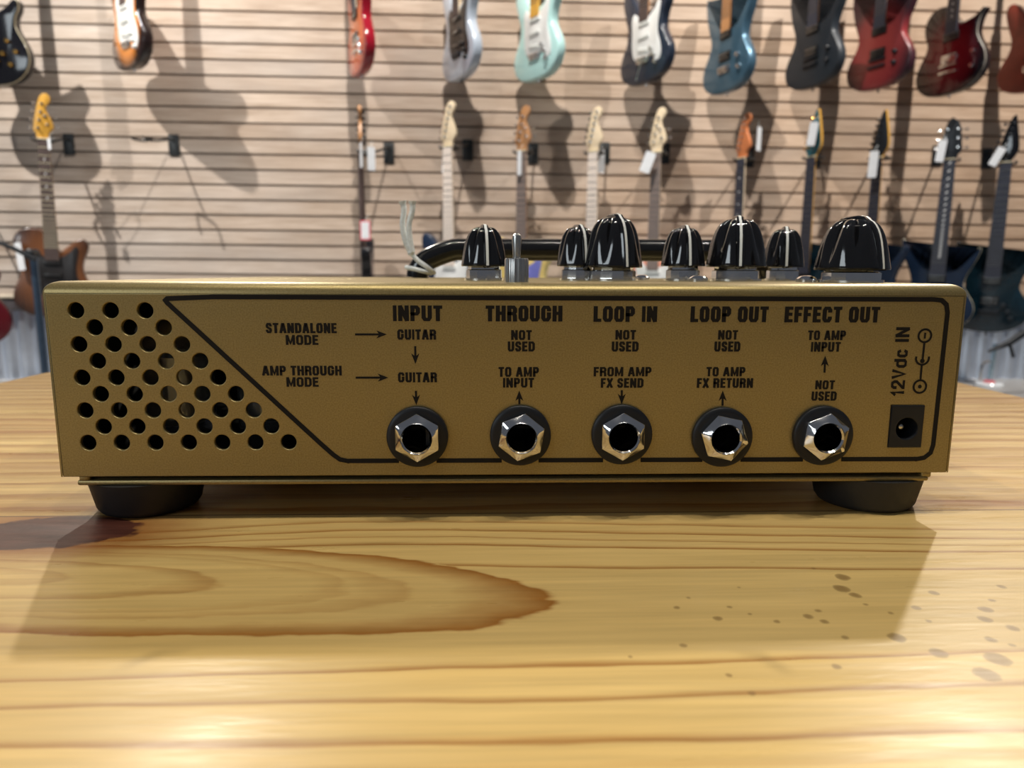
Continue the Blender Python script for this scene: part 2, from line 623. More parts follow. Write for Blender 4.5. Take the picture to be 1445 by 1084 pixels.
def build_setting():
    bm = bmesh.new()
    # slatwall: every board a strip with a real groove under it, extruded along x
    prof = []
    zlo, n0, n1 = 0.385, -18, 34
    sp = 0.0701
    z = [1.700 + k * sp for k in range(-18, 34)]
    prof.append((0.0, zlo))
    for k in z:
        if k < zlo + .02:
            continue
        g = .0052
        prof += [(0.0, k - g), (0.020, k - g), (0.020, k + g), (0.0, k + g)]
    prof.append((0.0, z[-1] + .06))
    a = [bm.verts.new((-4.2, y, zz)) for y, zz in prof]
    b = [bm.verts.new((4.2, y, zz)) for y, zz in prof]
    for i in range(len(prof) - 1):
        f = bm.faces.new((a[i], b[i], b[i + 1], a[i + 1]))
    # the boards' body behind
    box(bm, -4.2, 4.2, .0202, .05, zlo, z[-1] + .06)
    o = struct(obj('wall_back', bm, M_BARN, smooth=False, loc=(0, WALL_Y, 0)))
    o.rotation_euler = (0, TILT, 0)
    # trim under the boards
    bm = bmesh.new()
    box(bm, -4.2, 4.2, -.022, .03, .325, .384, .003)
    o = struct(obj('trim_1', bm, mat('dark_trim_board', (.06, .055, .06), .5, noise=.4, nscale=20), loc=(0, WALL_Y, 0)))
    o.rotation_euler = (0, TILT, 0)
    bm = bmesh.new()
    box(bm, -4.2, 4.2, -.030, .03, .3845, .400, .003)
    o = struct(obj('trim_2', bm, mat('pale_trim_strip', (.62, .55, .44), .5, noise=.1, nscale=20), loc=(0, WALL_Y, 0)))
    o.rotation_euler = (0, TILT, 0)
    # corrugated metal dado
    bm = bmesh.new()
    n = 8 * 120
    pa, pb = [], []
    for i in range(n + 1):
        x = -4.2 + 8.4 * i / n
        y = .012 * max(-.6, min(1, 1.5 * cos(2 * pi * x / .075)))
        pa.append(bm.verts.new((x, y, 0))); pb.append(bm.verts.new((x, y, .345)))
    for i in range(n):
        bm.faces.new((pa[i], pa[i + 1], pb[i + 1], pb[i]))
    m = mat('galvanised_metal', (.68, .75, .86), .33, .85, noise=.12, nscale=9)  # blue tint puts reflected daylight into the metal's colour
    struct(obj('wall_lower', bm, m, loc=(0, WALL_Y + .012, 0), angle=80))
    bm = bmesh.new()
    box(bm, -4.2, 4.2, -3.2, WALL_Y + .05, -.05, 0)
    struct(obj('floor', bm, mat('grey_concrete', (.34, .33, .32), .45, noise=.18, nscale=2.5), smooth=False))


build_setting()

# ------------------------------------------------------------------ the pine table


def build_table():
    t = thing('side_table', 'low varnished pine table with brown grain and a dark knot under the gold amplifier', 'table', (0, 0, 0))
    bm = bmesh.new()
    outline = rrect(-.296, .281, -.34, .285, .012, 4)
    # horizontal slab: build upright and lay it down
    i1 = inset(outline, .003)
    seq = [(i1, TABLE), (outline, TABLE - .003), (outline, TABLE - .027), (i1, TABLE - .030)]
    vr = [[bm.verts.new((p[0], p[1], z)) for p in q] for q, z in seq]
    k = len(outline)
    for a, b in zip(vr, vr[1:]):
        for i in range(k):
            bm.faces.new((a[i], a[(i + 1) % k], b[(i + 1) % k], b[i]))
    bm.faces.new(vr[0]); bm.faces.new(list(reversed(vr[-1])))
    obj('tabletop', bm, M_PINE, t)
    for x in (-.255, .24):
        for y in (-.30, .245):
            bm = bmesh.new()
            box(bm, x - .022, x + .022, y - .022, y + .022, 0, TABLE - .030, .003)
            obj('leg', bm, M_PINE, t)
    bm = bmesh.new()
    for y in (-.30, .245):
        box(bm, -.233, .218, y - .010, y + .010, TABLE - .09, TABLE - .030, .002)
    for x in (-.255, .24):
        box(bm, x - .010, x + .010, -.278, .223, TABLE - .09, TABLE - .030, .002)
    obj('apron', bm, M_PINE, t)


build_table()

# ------------------------------------------------------------------ lettering
ROUND = .17
GL = {
    'A': (.64, [[(0, 0), (.40, 1), (.60, 1), (1, 0)], [(.2, .27), (.8, .27)]]),
    'C': (.58, [[(1, .66), (1, .85), (.78, 1), (.22, 1), (0, .85), (0, .15), (.22, 0), (.78, 0), (1, .15), (1, .34)]]),
    'D': (.60, [[(0, 0), (0, 1), (.70, 1), (1, .84), (1, .16), (.70, 0), (0, 0)]]),
    'E': (.50, [[(1, 1), (0, 1), (0, 0), (1, 0)], [(0, .52), (.85, .52)]]),
    'F': (.48, [[(1, 1), (0, 1), (0, 0)], [(0, .50), (.82, .50)]]),
    'G': (.60, [[(1, .68), (1, .85), (.78, 1), (.22, 1), (0, .85), (0, .15), (.22, 0), (.72, 0), (1, .18), (1, .47), (.62, .47)]]),
    'H': (.60, [[(0, 0), (0, 1)], [(1, 0), (1, 1)], [(0, .52), (1, .52)]]),
    'I': (.22, [[(.5, 0), (.5, 1)]]),
    'L': (.48, [[(0, 1), (0, 0), (1, 0)]]),
    'M': (.78, [[(0, 0), (0, 1)], [(1, 0), (1, 1)], [(.06, 1), (.5, .08), (.94, 1)]]),
    'N': (.62, [[(0, 0), (0, 1)], [(1, 0), (1, 1)], [(.06, 1), (.94, 0)]]),
    'O': (.60, [[(.22, 0), (.78, 0), (1, .15), (1, .85), (.78, 1), (.22, 1), (0, .85), (0, .15), (.22, 0)]]),
    'P': (.56, [[(0, 0), (0, 1), (.75, 1), (1, .87), (1, .58), (.75, .45), (0, .45)]]),
    'R': (.60, [[(0, 0), (0, 1), (.75, 1), (1, .87), (1, .62), (.75, .50), (0, .50)], [(.72, .50), (.97, .36), (1, 0)]]),
    'S': (.56, [[(1, .70), (1, .86), (.78, 1), (.22, 1), (0, .86), (0, .68), (.16, .57), (.84, .43), (1, .32), (1, .14), (.78, 0), (.22, 0), (0, .14), (0, .30)]]),
    'T': (.52, [[(0, 1), (1, 1)], [(.5, 0), (.5, 1)]]),
    'U': (.60, [[(0, 1), (0, .15), (.22, 0), (.78, 0), (1, .15), (1, 1)]]),
    'V': (.60, [[(0, 1), (.5, 0), (1, 1)]]),
    'X': (.60, [[(0, 0), (1, 1)], [(0, 1), (1, 0)]]),
    '1': (.34, [[(0, .74), (.5, .86), (.75, 1), (.75, 0)]]),
    '2': (.56, [[(0, .70), (0, .84), (.22, 1), (.78, 1), (1, .84), (1, .62), (0, .08), (0, 0), (1, 0)]]),
    'd': (.56, [[(1, 0), (1, 1)], [(1, .55), (.78, .70), (.22, .70), (0, .55), (0, .14), (.22, 0), (.78, 0), (1, .14)]]),
    'c': (.52, [[(1, .50), (.78, .70), (.22, .70), (0, .55), (0, .14), (.22, 0), (.78, 0), (1, .2)]]),
}


LIFT = [0]


def stroke(bm, pts, t, to3, cap=True):
    """flat mitred ribbon of width t along 2D points"""
    P = [Vector(p) for p in pts]
    closed = (P[0] - P[-1]).length < 1e-9
    if closed:
        P = P[:-1]
    elif cap:
        P[0] = P[0] + (P[0] - P[1]).normalized() * (t * .5 if cap is True else cap)
        P[-1] = P[-1] + (P[-1] - P[-2]).normalized() * (t * .5 if cap is True else cap)
    n = len(P)
    LIFT[0] = (LIFT[0] + 1) % 7
    up_ = Vector((0, -LIFT[0] * 4e-6, 0))
    L, Rr = [], []
    for i in range(n):
        if closed or 0 < i < n - 1:
            d0 = (P[i] - P[i - 1]).normalized(); d1 = (P[(i + 1) % n] - P[i]).normalized()
        elif i == 0:
            d0 = d1 = (P[1] - P[0]).normalized()
        else:
            d0 = d1 = (P[-1] - P[-2]).normalized()
        n0 = Vector((-d0.y, d0.x)); n1 = Vector((-d1.y, d1.x))
        m = (n0 + n1)
        m = m.normalized() if m.length > 1e-6 else n0
        k = min(1 / max(m.dot(n0), .35), 1.9) * t / 2
        L.append(bm.verts.new(Vector(to3(*(P[i] + m * k))) + up_)); Rr.append(bm.verts.new(Vector(to3(*(P[i] - m * k))) + up_))
    for i in range(n if closed else n - 1):
        j = (i + 1) % n
        bm.faces.new((L[i], L[j], Rr[j], Rr[i]))


PRINT_Y = -0.00006


def text(bm, s, l, t, r, b, weight=.2, rot=False):
    """lettering whose photo box is l, t, r, b pixels, set on the front panel"""
    p0 = fp(l, b); p1 = fp(r, t)
    x0, z0, x1, z1 = p0[0], p0[1], p1[0], p1[1]
    if rot:
        x0, z1 = fp(l, t)[0], fp((l + r) / 2, t)[1]
        z0 = fp((l + r) / 2, b)[1]
        xm = (fp(r, (t + b) / 2)[0] + fp(l, (t + b) / 2)[0]) / 2
        H = rot
        x1 = xm + H / 2; x0 = xm - H / 2
        W = z1 - z0
        to3 = lambda u, v: (x1 - v, PRINT_Y, z0 + u)
    else:
        H = z1 - z0; W = x1 - x0
        to3 = lambda u, v: (x0 + u, PRINT_Y, z0 + v)
    XS = 1.30                                   # upright stems are heavier than the bars
    th = H * weight
    gap = .085
    total = sum((.26 if ch == ' ' else GL[ch][0]) + gap for ch in s) - gap
    k = W / XS / total
    x = 0
    for ch in s:
        if ch == ' ':
            x += (.26 + gap) * k
            continue
        wd, ps = GL[ch]
        lw = wd * k
        tv = min(th, lw * .95)
        for p in ps:
            q = [(x + tv / 2 + a * (lw - tv), tv / 2 + c * (H - tv)) for a, c in p]
            if ch == 'I':
                q = [(x + lw / 2, tv / 2), (x + lw / 2, H - tv / 2)]
            stroke(bm, q, tv, lambda u, v: to3(u * XS, v), cap=(0 if ch in 'CGSdc' else True))
        x += (wd + gap) * k


def arrow(bm, ax, ay, bx, by, sh=3.0, hl=15, hw=11.5):
    """arrow from a to b in photo pixels: shaft and barbed head"""
    def pt(x, y):
        q = fp(x, y)
        return (q[0], PRINT_Y, q[1])
    d = Vector((bx - ax, by - ay)); L = d.length; d.normalize(); n = Vector((-d.y, d.x))
    a = Vector((ax, ay)); b = Vector((bx, by))
    q = b - d * hl * .7
    bm.faces.new([bm.verts.new(pt(*v)) for v in (a + n * sh / 2, a - n * sh / 2, q - n * sh / 2, q + n * sh / 2)])
    bm.faces.new([bm.verts.new(pt(*v)) for v in (b, b - d * hl + n * hw / 2, q)])
    bm.faces.new([bm.verts.new(pt(*v)) for v in (b, q, b - d * hl - n * hw / 2)])


# ------------------------------------------------------------------ the amplifier
ZB = 0.0122                    # lower lip of the case above the table
ZT = ZB + 0.0502               # top of the case
HWD = 0.1175
DEP = 0.185
JACKS = [(589.4, 615.6, 588.5, 618.5, 0), (734.2, 613.8, 737, 618.5, -9), (876.8, 612.6, 880, 618.0, 0),
         (1017.8, 616.1, 1024, 618.5, 18), (1159.3, 614, 1167, 617, -8)]


def xz(px, py):
    return fp(px, py)


def build_amp():
    A = thing('guitar_amplifier', 'gold metal guitar amplifier pedal with black knobs and five jacks on the pine table', 'amplifier', (0, 0, TABLE))
    # ---- case
    bm = bmesh.new()
    plan = rrect(-HWD, HWD, 0, DEP, .0009, 3)
    RT = .0030
    levels = [(0, ZB)] + [(RT * (1 - cos(pi / 2 * k / 8)), ZT - RT + RT * sin(pi / 2 * k / 8)) for k in range(9)]
    vr = []
    for d, z in levels:
        # corners tighten as the top rolls over
        q = rrect(-HWD + d, HWD - d, d, DEP - d, .0009 + d * .35, 3)
        vr.append([bm.verts.new((p[0], p[1], z)) for p in q])
    for a, b in zip(vr, vr[1:]):
        for k in range(len(plan)):
            k2 = (k + 1) % len(plan)
            if a is vr[0] and all(abs(v.co.y) < 1e-7 for v in (a[k], a[k2])):
                fo = [(a[k].co.x, ZB), (a[k2].co.x, ZB), (b[k2].co.x, ZT - RT), (b[k].co.x, ZT - RT)]
                continue
            bm.faces.new((a[k], a[k2], b[k2], b[k]))
    uo = [(v.co.x, v.co.y) for v in vr[-1]]
    # front: vent holes, jack holes, power socket hole
    holes = []
    for row in range(9):
        cnt = 3 + row // 2
        for k in range(cnt):
            x = -.10939 + .00851 * (k + (.5 if row % 2 else 0))
            z = ZB + .04299 - .00424 * row
            holes.append(circle(x, z, .00200, 20))
    for jx, jy, *_ in JACKS:
        c = xz(jx, jy)
        holes.append(circle(c[0], c[1], .0052))
    s0 = xz(1252.5, 631); s1 = xz(1304.5, 572)
    holes.append([(s0[0], s0[1]), (s1[0], s0[1]), (s1[0], s1[1]), (s0[0], s1[1])])
    holed_plate(bm, fo, holes, .0010, .00022, lambda x, y, d: (x, .00072 - d, y))
    # top: vent holes over the valves
    th = []
    for i in range(6):
        for k in range(5):
            th.append(circle(-.102 + .0085 * i + (.00425 if k % 2 else 0), .056 + .0074 * k, .0022, 12))
    holed_plate(bm, uo, th, .0010, .00022, lambda x, y, d: (x, y, ZT - .00072 + d))
    # folded lip inside the front bottom edge and corner tabs
    box(bm, -HWD + .001, HWD - .001, .0012, .0042, ZB, ZB + .001)
    for sx in (-1, 1):
        box(bm, sx * .1118 - .0014, sx * .1118 + .0014, .0008, .004, ZB - .0017, ZB + .0004, .0006)
    case = obj('case', bm, M_GOLD, A, angle=50)
    bm = bmesh.new()
    for b_ in ((-.1155, -.022, .0016, .100, ZB + .0002, ZB + .0012), (-.1155, -.022, .099, .100, ZB, ZT - .0012), (-.1160, -.1150, .0016, .100, ZB, ZT - .004), (-.023, -.022, .0016, .100, ZB, ZT - .0012)):
        box(bm, *b_)
    obj('added_dark_box', bm, M_DARKIN, A, smooth=False)  # dark box added to block light inside, so the vent holes look black
    # ---- panel print
    bm = bmesh.new()
    P = [(236, 421.5), (300, 419), (730, 420.5), (1318, 422.6), (1329, 424), (1335.5, 430), (1337, 441), (1316.8, 628), (1313, 639), (1304, 646), (1294, 647.8)]
    path = [(490, 650.5), (480, 648.5), (470, 641.5), (450, 623.8), (236, 427.5)] + [(233.5, 424)] + P
    t3 = lambda a, b: (a, PRINT_Y, b)
    stroke(bm, [xz(*p) for p in path], .00122, t3)
    segs = [(490, 562), (617, 707), (761, 850), (905, 990), (1046, 1132), (1188, 1294)]
    for a, b in segs:
        ya = 650.5 - (a - 490) * .0034; yb = 650.5 - (b - 490) * .0034
        stroke(bm, [xz(a, ya), xz(b, yb)], .00122, t3, cap=.0002)
    obj('panel_outline', bm, M_INK, case, smooth=False)
    blocks = [
        ('STANDALONE MODE', [('STANDALONE', 375.5, 456, 474.9, 470.2), ('MODE', 403.6, 472.9, 449, 486.8)], [(501, 472, 546, 472)]),
        ('AMP THROUGH MODE', [('AMP THROUGH', 370.2, 516.2, 482, 530), ('MODE', 404.5, 532.4, 449.3, 545.9)], [(502, 533, 548, 533)]),
        ('INPUT', [('INPUT', 554.6, 431.2, 624, 453.2), ('GUITAR', 560.8, 465, 615.3, 479.4), ('GUITAR', 561.8, 525.5, 616.6, 539.6)],
         [(586, 488.5, 586.2, 513.7), (587, 551.5, 587.5, 572)]),
        ('THROUGH', [('THROUGH', 685.4, 431.5, 793.8, 453.6), ('NOT', 721.2, 466, 750.5, 479.8), ('USED', 716.5, 482, 754.9, 496),
                     ('TO AMP', 703.5, 518, 760.5, 531.8), ('INPUT', 709.7, 533.3, 753.6, 547)], [(732.9, 570.5, 732.7, 551)]),
        ('LOOP IN', [('LOOP IN', 837.3, 432.3, 927.7, 454.3), ('NOT', 868.3, 465.8, 897.5, 479.4), ('USED', 863, 482, 901.4, 496.2),
                     ('FROM AMP', 837.6, 518, 919.4, 531.2), ('FX SEND', 847.6, 533.7, 908.3, 547.3)], [(877.4, 550.5, 877.2, 570.6)]),
        ('LOOP OUT', [('LOOP OUT', 974, 432.6, 1085, 454.6), ('NOT', 1013, 466, 1041.6, 479.4), ('USED', 1007.7, 482, 1045, 496.2),
                      ('TO AMP', 996.4, 518, 1052, 531.2), ('FX RETURN', 983, 533.7, 1063, 547.5)], [(1019.6, 572.5, 1019.8, 551)]),
        ('EFFECT OUT', [('EFFECT OUT', 1106.6, 433, 1242.4, 455), ('TO AMP', 1139.6, 466.5, 1194, 480), ('INPUT', 1143.8, 482.7, 1186.6, 496.4),
                        ('NOT', 1150, 536.8, 1178.3, 549.5), ('USED', 1144.6, 552.4, 1181, 565.6)], [(1163.4, 526, 1164.4, 502)]),
    ]
    for nm, lines, arrows in blocks:
        bm = bmesh.new()
        for s, l, t, rr_, b in lines:
            big = b - t > 18
            text(bm, s, l, t, rr_, b, .205 if big else .20)
        for a in arrows:
            arrow(bm, *a)
        o = obj('panel_lettering', bm, M_INK, case, smooth=False)
        o['label'] = 'black printed words ' + nm.lower()
    # power socket print: rotated words and polarity symbol
    bm = bmesh.new()
    text(bm, '12Vdc IN', 1258.5, 461.8, 1281.5, 558.6, .165, rot=.00365)
    for cx, cy in ((1305, 473.9), (1297.9, 545.6)):
        c = xz(cx, cy)
        stroke(bm, [(c[0] + .00168 * cos(2 * pi * i / 24), c[1] + .00168 * sin(2 * pi * i / 24)) for i in range(25)][:-1]
               + [(c[0] + .00168, c[1])], .00054, t3)
    c = xz(1301.6, 505.5)
    stroke(bm, [(c[0] + .00172 * cos(radians(a)), c[1] + .00172 * sin(radians(a))) for a in range(165, 376, 14)], .00054, t3, cap=0)
    for q, rd in ((xz(1301.4, 509.5), .00062), (xz(1297.9, 545.6), .00052)):
        bm.faces.new([bm.verts.new((x, PRINT_Y, z)) for x, z in circle(q[0], q[1], rd, 14)])
    stroke(bm, [xz(1304.2, 484), xz(1301.7, 509)], .00054, t3, cap=0)
    stroke(bm, [xz(1300.5, 515.5), xz(1298.8, 535.5)], .00054, t3, cap=0)
    stroke(bm, [xz(1305.4, 470.8), xz(1304.8, 476.6)], .00048, t3)
    o = obj('panel_lettering', bm, M_INK, case, smooth=False)
    o['label'] = 'black printed power voltage and polarity symbol'
    # ---- bottom cover
    bm = bmesh.new()
    xa = xz(106, 681)[0]; xb = xz(1313, 677)[0]
    box(bm, xa, xb, .0006, DEP - .001, ZB - .0026, ZB - .00115, .0006)
    obj('bottom_cover', bm, M_GOLD, A)
    # ---- feet
    for x, y in ((-.1016, .0140), (.1022, .0140), (-.1016, DEP - .02), (.1022, DEP - .02)):
        bm = bmesh.new()
        lathe(bm, (x, y, 0), (0, 0, 1), [(0, .0112), (.0004, .0124), (.0016, .0133), (.0092, .0150), (ZB - .0026, .0151)], 40)
        obj('rubber_foot', bm, M_RUBBER, A)
    # ---- jacks
    for jx, jy, nx, ny, rot in JACKS:
        c = xz(jx, jy)
        bm = bmesh.new()
        R = .00795
        lathe(bm, (c[0], 0, c[1]), (0, -1, 0), [(-.0002, R), (.0011, R), (.0014, R - .0003), (.0016, R - .0012), (.0016, .0050), (-.0002, .0050)], 48, close=(False, False))
        jk = obj('jack_socket', bm, M_PLAST, A)
        jk['label'] = 'black flanged jack socket with hexagonal chrome nut'
        # nut; its face stands proud of the flange
        q = at(nx, ny, -.0042)
        n = bmesh.new()
        N = 48
        def hexr(a, rc):
            k = (a - radians(rot)) % (pi / 3) - pi / 6
            return rc * cos(pi / 6) / cos(k)
        cen = Vector((c[0], 0, c[1]))
        cen.x = (c[0] + q.x) / 2; cen.z = (c[1] + q.z - TABLE) / 2
        rc = .00635
        rs = []
        for y, mode, rad in ((-.0015, 'h', rc), (-.0033, 'h', rc), (-.0035, 'h', rc * .975), (-.0043, 'r', .0044), (-.0046, 'r', .0041), (-.0047, 'r', .0040),
                             (-.0042, 'r', .0036), (-.0036, 'r', .00355), (.004, 'r', .00355)):
            ring = []
            for i in range(N):
                a = 2 * pi * i / N + pi / 2 + radians(rot)
                hr = hexr(a - pi / 2, rad) if mode != 'r' else rad
                if mode == 'c':
                    hr = min(hexr(a - pi / 2, rc), rad)
                ring.append((cen.x + hr * cos(a), y, cen.z + hr * sin(a)))
            rs.append(ring)
        rings(n, rs, False, False)
        obj('hex_nut', n, M_CHROME, jk, angle=25)
        n = bmesh.new()
        lathe(n, (cen.x, .0012, cen.z), (0, 1, 0), [(0, .0045), (.016, .0045)], 32, close=(False, True))
        box(n, cen.x - .003, cen.x + .003, .010, .0105, cen.z - .0006, cen.z + .0002, mi=0)
        obj('socket_barrel', n, M_DARKIN, jk)
    # ---- power socket
    bm = bmesh.new()
    cx, cz = xz(1278.5, 604.5)
    outline = [(s0[0], s0[1]), (s1[0], s0[1]), (s1[0], s1[1]), (s0[0], s1[1])]
    holed_plate(bm, outline, [circle(cx, cz, .0029, 32)], .003, .00025, lambda x, y, d: (x, .0013 - d, y))
    lathe(bm, (cx, .001, cz), (0, 1, 0), [(0, .0029), (.010, .0029)], 32, close=(False, True))
    ds = obj('power_socket', bm, M_PLAST, A)
    bm = bmesh.new()
    q = at(1275, 605, .003)
    lathe(bm, (cx - .0002, .011, cz), (0, -1, 0), [(0, .00095), (.0085, .00095), (.0092, .0007), (.0094, .0003)], 16)
    obj('center_pin', bm, M_DULL, ds)
    # ---- valves inside, seen through the vent
    gm = bpy.data.materials.new('valve_glass')
    gm.use_nodes = True
    g = gm.node_tree.nodes['Principled BSDF']
    g.inputs['Base Color'].default_value = (.9, .93, .95, 1)
    g.inputs['Transmission Weight'].default_value = .9
    g.inputs['Roughness'].default_value = .03
    for x, y in ((-.0985, .030), (-.0735, .036)):
        bm = bmesh.new()
        lathe(bm, (x, y, ZB + .006), (0, 0, 1), [(0, .0098), (.026, .0098), (.031, .0085), (.034, .005), (.0355, .0015)], 28)
        v = obj('valve', bm, gm, A)
        v['label'] = 'small glass valve behind the vent holes'
        bm = bmesh.new()
        lathe(bm, (x, y, ZB - .0010), (0, 0, 1), [(0, .0105), (.0062, .0105)], 24)
        obj('valve_socket', bm, M_DARKIN, v)
        bm = bmesh.new()
        lathe(bm, (x, y, ZB + .008), (0, 0, 1), [(0, .004), (.002, .006), (.020, .006), (.022, .003)], 16)
        obj('plate', bm, M_DULL, v)
        bm = bmesh.new()
        lathe(bm, (x, y, ZB + .031), (0, 0, 1), [(0, .0094), (.003, .0088), (.0062, .0066), (.0088, .003)], 20, close=(False, True))
        obj('getter', bm, M_CHROME, v)
    return A, case


AMP, CASE = build_amp()


def knob(px, ptop, pbot, y, R, point, wpx_nut=None):
    """fluted dome knob standing at depth y; px centre, ptop / pbot photo rows of its crown and rim"""
    bt = at(px, pbot, y); tp = at(px, ptop, y)
    x = bt.x; zb = bt.z - TABLE; zt = tp.z - TABLE
    zb = max(zb, ZT + .0022)
    H = zt - zb
    bm = bmesh.new()
    NT_ = 120
    prof = [(0.0, .985), (.02, 1.0), (.08, .985), (.2, .955), (.35, .915), (.5, .865), (.62, .81), (.72, .745), (.80, .67), (.865, .58), (.91, .47), (.935, .34)]
    rs = []
    for t, k in prof:
        ring = []
        dep = .02 + .30 * min(1, max(0, (t - .06) / .75)) ** 1.1
        for i in range(NT_):
            a = 2 * pi * i / NT_
            lobe = abs(sin((a - point) * 4 + pi / 2 * 0))
            rr = R * k * (1 - dep * (1 - lobe ** .75))
            ring.append((x + rr * sin(a), y - rr * cos(a), zb + H * t))
        rs.append(ring)
    rings(bm, rs, True, True)
    o = obj('control_knob', bm, M_KNOB, AMP, angle=60)
    # raised pointer ridge across the crown
    d = Vector((sin(point), -cos(point), 0)); n = Vector((cos(point), sin(point), 0))
    edge = [(s * R * k * (1.012 if t < .9 else 1.0), zb + H * t) for s in (1,) for t, k in prof]
    edge = [(R * 1.005, zb + H * .012)] + [(R * (k + .012), zb + H * t) for t, k in prof[2:-1]] + [(R * .36, zb + H * .975), (R * .18, zb + H * 1.0), (0, zb + H * 1.0)]
    full = edge + [(-a, z) for a, z in reversed(edge[:-1])]
    bm = bmesh.new()
    hw = R * .15
    loops = []
    for off, sh in ((-hw, .0004), (-hw * .7, 0), (hw * .7, 0), (hw, .0004)):
        loops.append([Vector((x, y, 0)) + d * (a * (1 - sh / R * 1.2)) + n * off + Vector((0, 0, z - sh)) for a, z in full])
    vr = [[bm.verts.new(p) for p in lp] for lp in loops]
    for a, b in zip(vr, vr[1:]):
        for i in range(len(full) - 1):
            bm.faces.new((a[i], a[i + 1], b[i + 1], b[i]))
    bm.faces.new(vr[0]); bm.faces.new(list(reversed(vr[-1])))
    obj('pointer_ridge', bm, M_KNOB, o, angle=40)
    bm = bmesh.new()
    lw = .00042
    pts = [Vector((x, y, 0)) + d * (a + .00008) + Vector((0, 0, z + .00006)) for a, z in edge[:-1]]
    pa = [bm.verts.new(p - n * lw) for p in pts]; pb = [bm.verts.new(p + n * lw) for p in pts]
    for i in range(len(pts) - 1):
        bm.faces.new((pa[i], pa[i + 1], pb[i + 1], pb[i]))
    l = obj('pointer_line', bm, M_WHITE, o)
    l['label'] = 'white pointer line'
    # nut and washer under it
    bm = bmesh.new()
    rn = R * .78
    lathe(bm, (x, y, ZT), (0, 0, 1), [(0, rn * 1.1), (.0007, rn * 1.1), (.0008, rn)], 32, close=(True, False))
    lathe(bm, (x, y, ZT + .0008), (0, 0, 1), [(0, rn), (max(.0012, (zb - ZT) * .55), rn), (max(.0015, (zb - ZT) * .55 + .0003), rn * .9), (zb - ZT - .0006, rn * .88)], 12, rot=point)
    obj('shaft_nut', bm, M_CHROME, o, angle=25)


for px, pt, pb, y, R, a in ((683, 317, 376, .050, .0074, .16), (815, 317, 376, .066, .0072, .30), (865, 302, 378, .060, .0098, .31),
                            (963.5, 318, 376, .058, .0073, .06), (1038, 305, 377, .060, .0100, -.19), (1105, 320, 377, .075, .0072, -.24),
                            (1201, 305, 381, .032, .0107, .42)):
    knob(px, pt, pb, y, R, a)

# toggle switch
bm = bmesh.new()
p = at(729, 380, .010); zt_ = at(729, 364.5, .010).z - TABLE
rs = []
for hz, kr in ((0, 1.0), (zt_ - ZT - .0004, 1.0), (zt_ - ZT, .93), (zt_ - ZT, .5)):
    rs.append([(p.x + .0031 * kr * (1 + .035 * cos(14 * 2 * pi * i / 84)) * cos(2 * pi * i / 84), .010 + .0031 * kr * (1 + .035 * cos(14 * 2 * pi * i / 84)) * sin(2 * pi * i / 84), ZT + hz) for i in range(84)])
rings(bm, rs)
tg = obj('toggle_switch', bm, M_DULL, AMP, angle=40)
bm = bmesh.new()
ztop = at(729, 329.5, .010).z - TABLE
lathe(bm, (p.x, .010, zt_ - .001), (0, 0, 1), [(0, .0010), (.002, .00105), (ztop - zt_ - .0003, .00128), (ztop - zt_ + .0005, .0011), (ztop - zt_ + .001, .0005)], 20)
obj('lever', bm, M_DULL, tg)
# low domed nuts on the top plate
for px, y in ((985, .036), (1138, .036), (905, .075)):
    q = at(px, 386, y)
    bm = bmesh.new()
    lathe(bm, (q.x, y, ZT), (0, 0, 1), [(0, .0030), (.0010, .0030), (.0017, .0022), (.0020, .0010)], 20)
    obj('domed_nut', bm, M_CHROME, AMP)
# guard bar at the back of the top plate
by = .150
L = at(592, 388, by); Lc = at(648, 352, by); Rr_ = at(1085, 352, by)
zbar = Lc.z - TABLE
rb = .0051
pts = [(L.x - .001, by, ZT)]
xl = L.x
pts += [(xl - .0005, by, ZT + .003), (xl + .002, by, ZT + .007), (xl + .0075, by, zbar - .003), (xl + .0155, by, zbar - .0003), (xl + .022, by, zbar)]
mid = [(xl + .022 + (Rr_.x - xl - .044) * i / 6, by, zbar) for i in range(1, 7)]
xr = Rr_.x
tail = [(xr - .0155, by, zbar - .0003), (xr - .0075, by, zbar - .003), (xr - .002, by, ZT + .007), (xr + .0005, by, ZT + .003), (xr + .001, by, ZT)]
bm = bmesh.new()
tube(bm, smooth_open(pts + mid + tail, 5), rb, 20)
gb = obj('guard_bar', bm, M_BLACKPC, AMP)

# string tied round the foot of the bar
st = thing('tag_string', 'white cotton string tied round the left foot of the black guard bar', 'string', (0, 0, TABLE))
sy = by - rb - .0012
for dx, off in ((-3, 0), (3, .0009)):
    chain = [(568 + (0 if dx < 0 else 14), 284), (570 + (0 if dx < 0 else 12), 297), (568 + (0 if dx < 0 else 9), 318), (572 + (0 if dx < 0 else 7), 340), (579 + (0 if dx < 0 else 3), 356)]
    bm = bmesh.new()
    P3 = []
    for (x, yy) in chain:
        q = at(x, yy, sy - off)
        P3.append((q.x, q.y, q.z - TABLE))
    tube(bm, smooth_open(P3, 5), [.0018, .0016] + [.00125] * 19, 8)
    obj('string_end', bm, M_STRING, st)
bm = bmesh.new()
k1 = at(580, 357, sy)
lathe(bm, (k1.x, k1.y, k1.z - TABLE - .0014), (0, 0, 1), [(0, .0005), (.0005, .0014), (.0015, .0017), (.0025, .0013), (.003, .0005)], 12)
obj('knot', bm, M_STRING, st)
bm = bmesh.new()
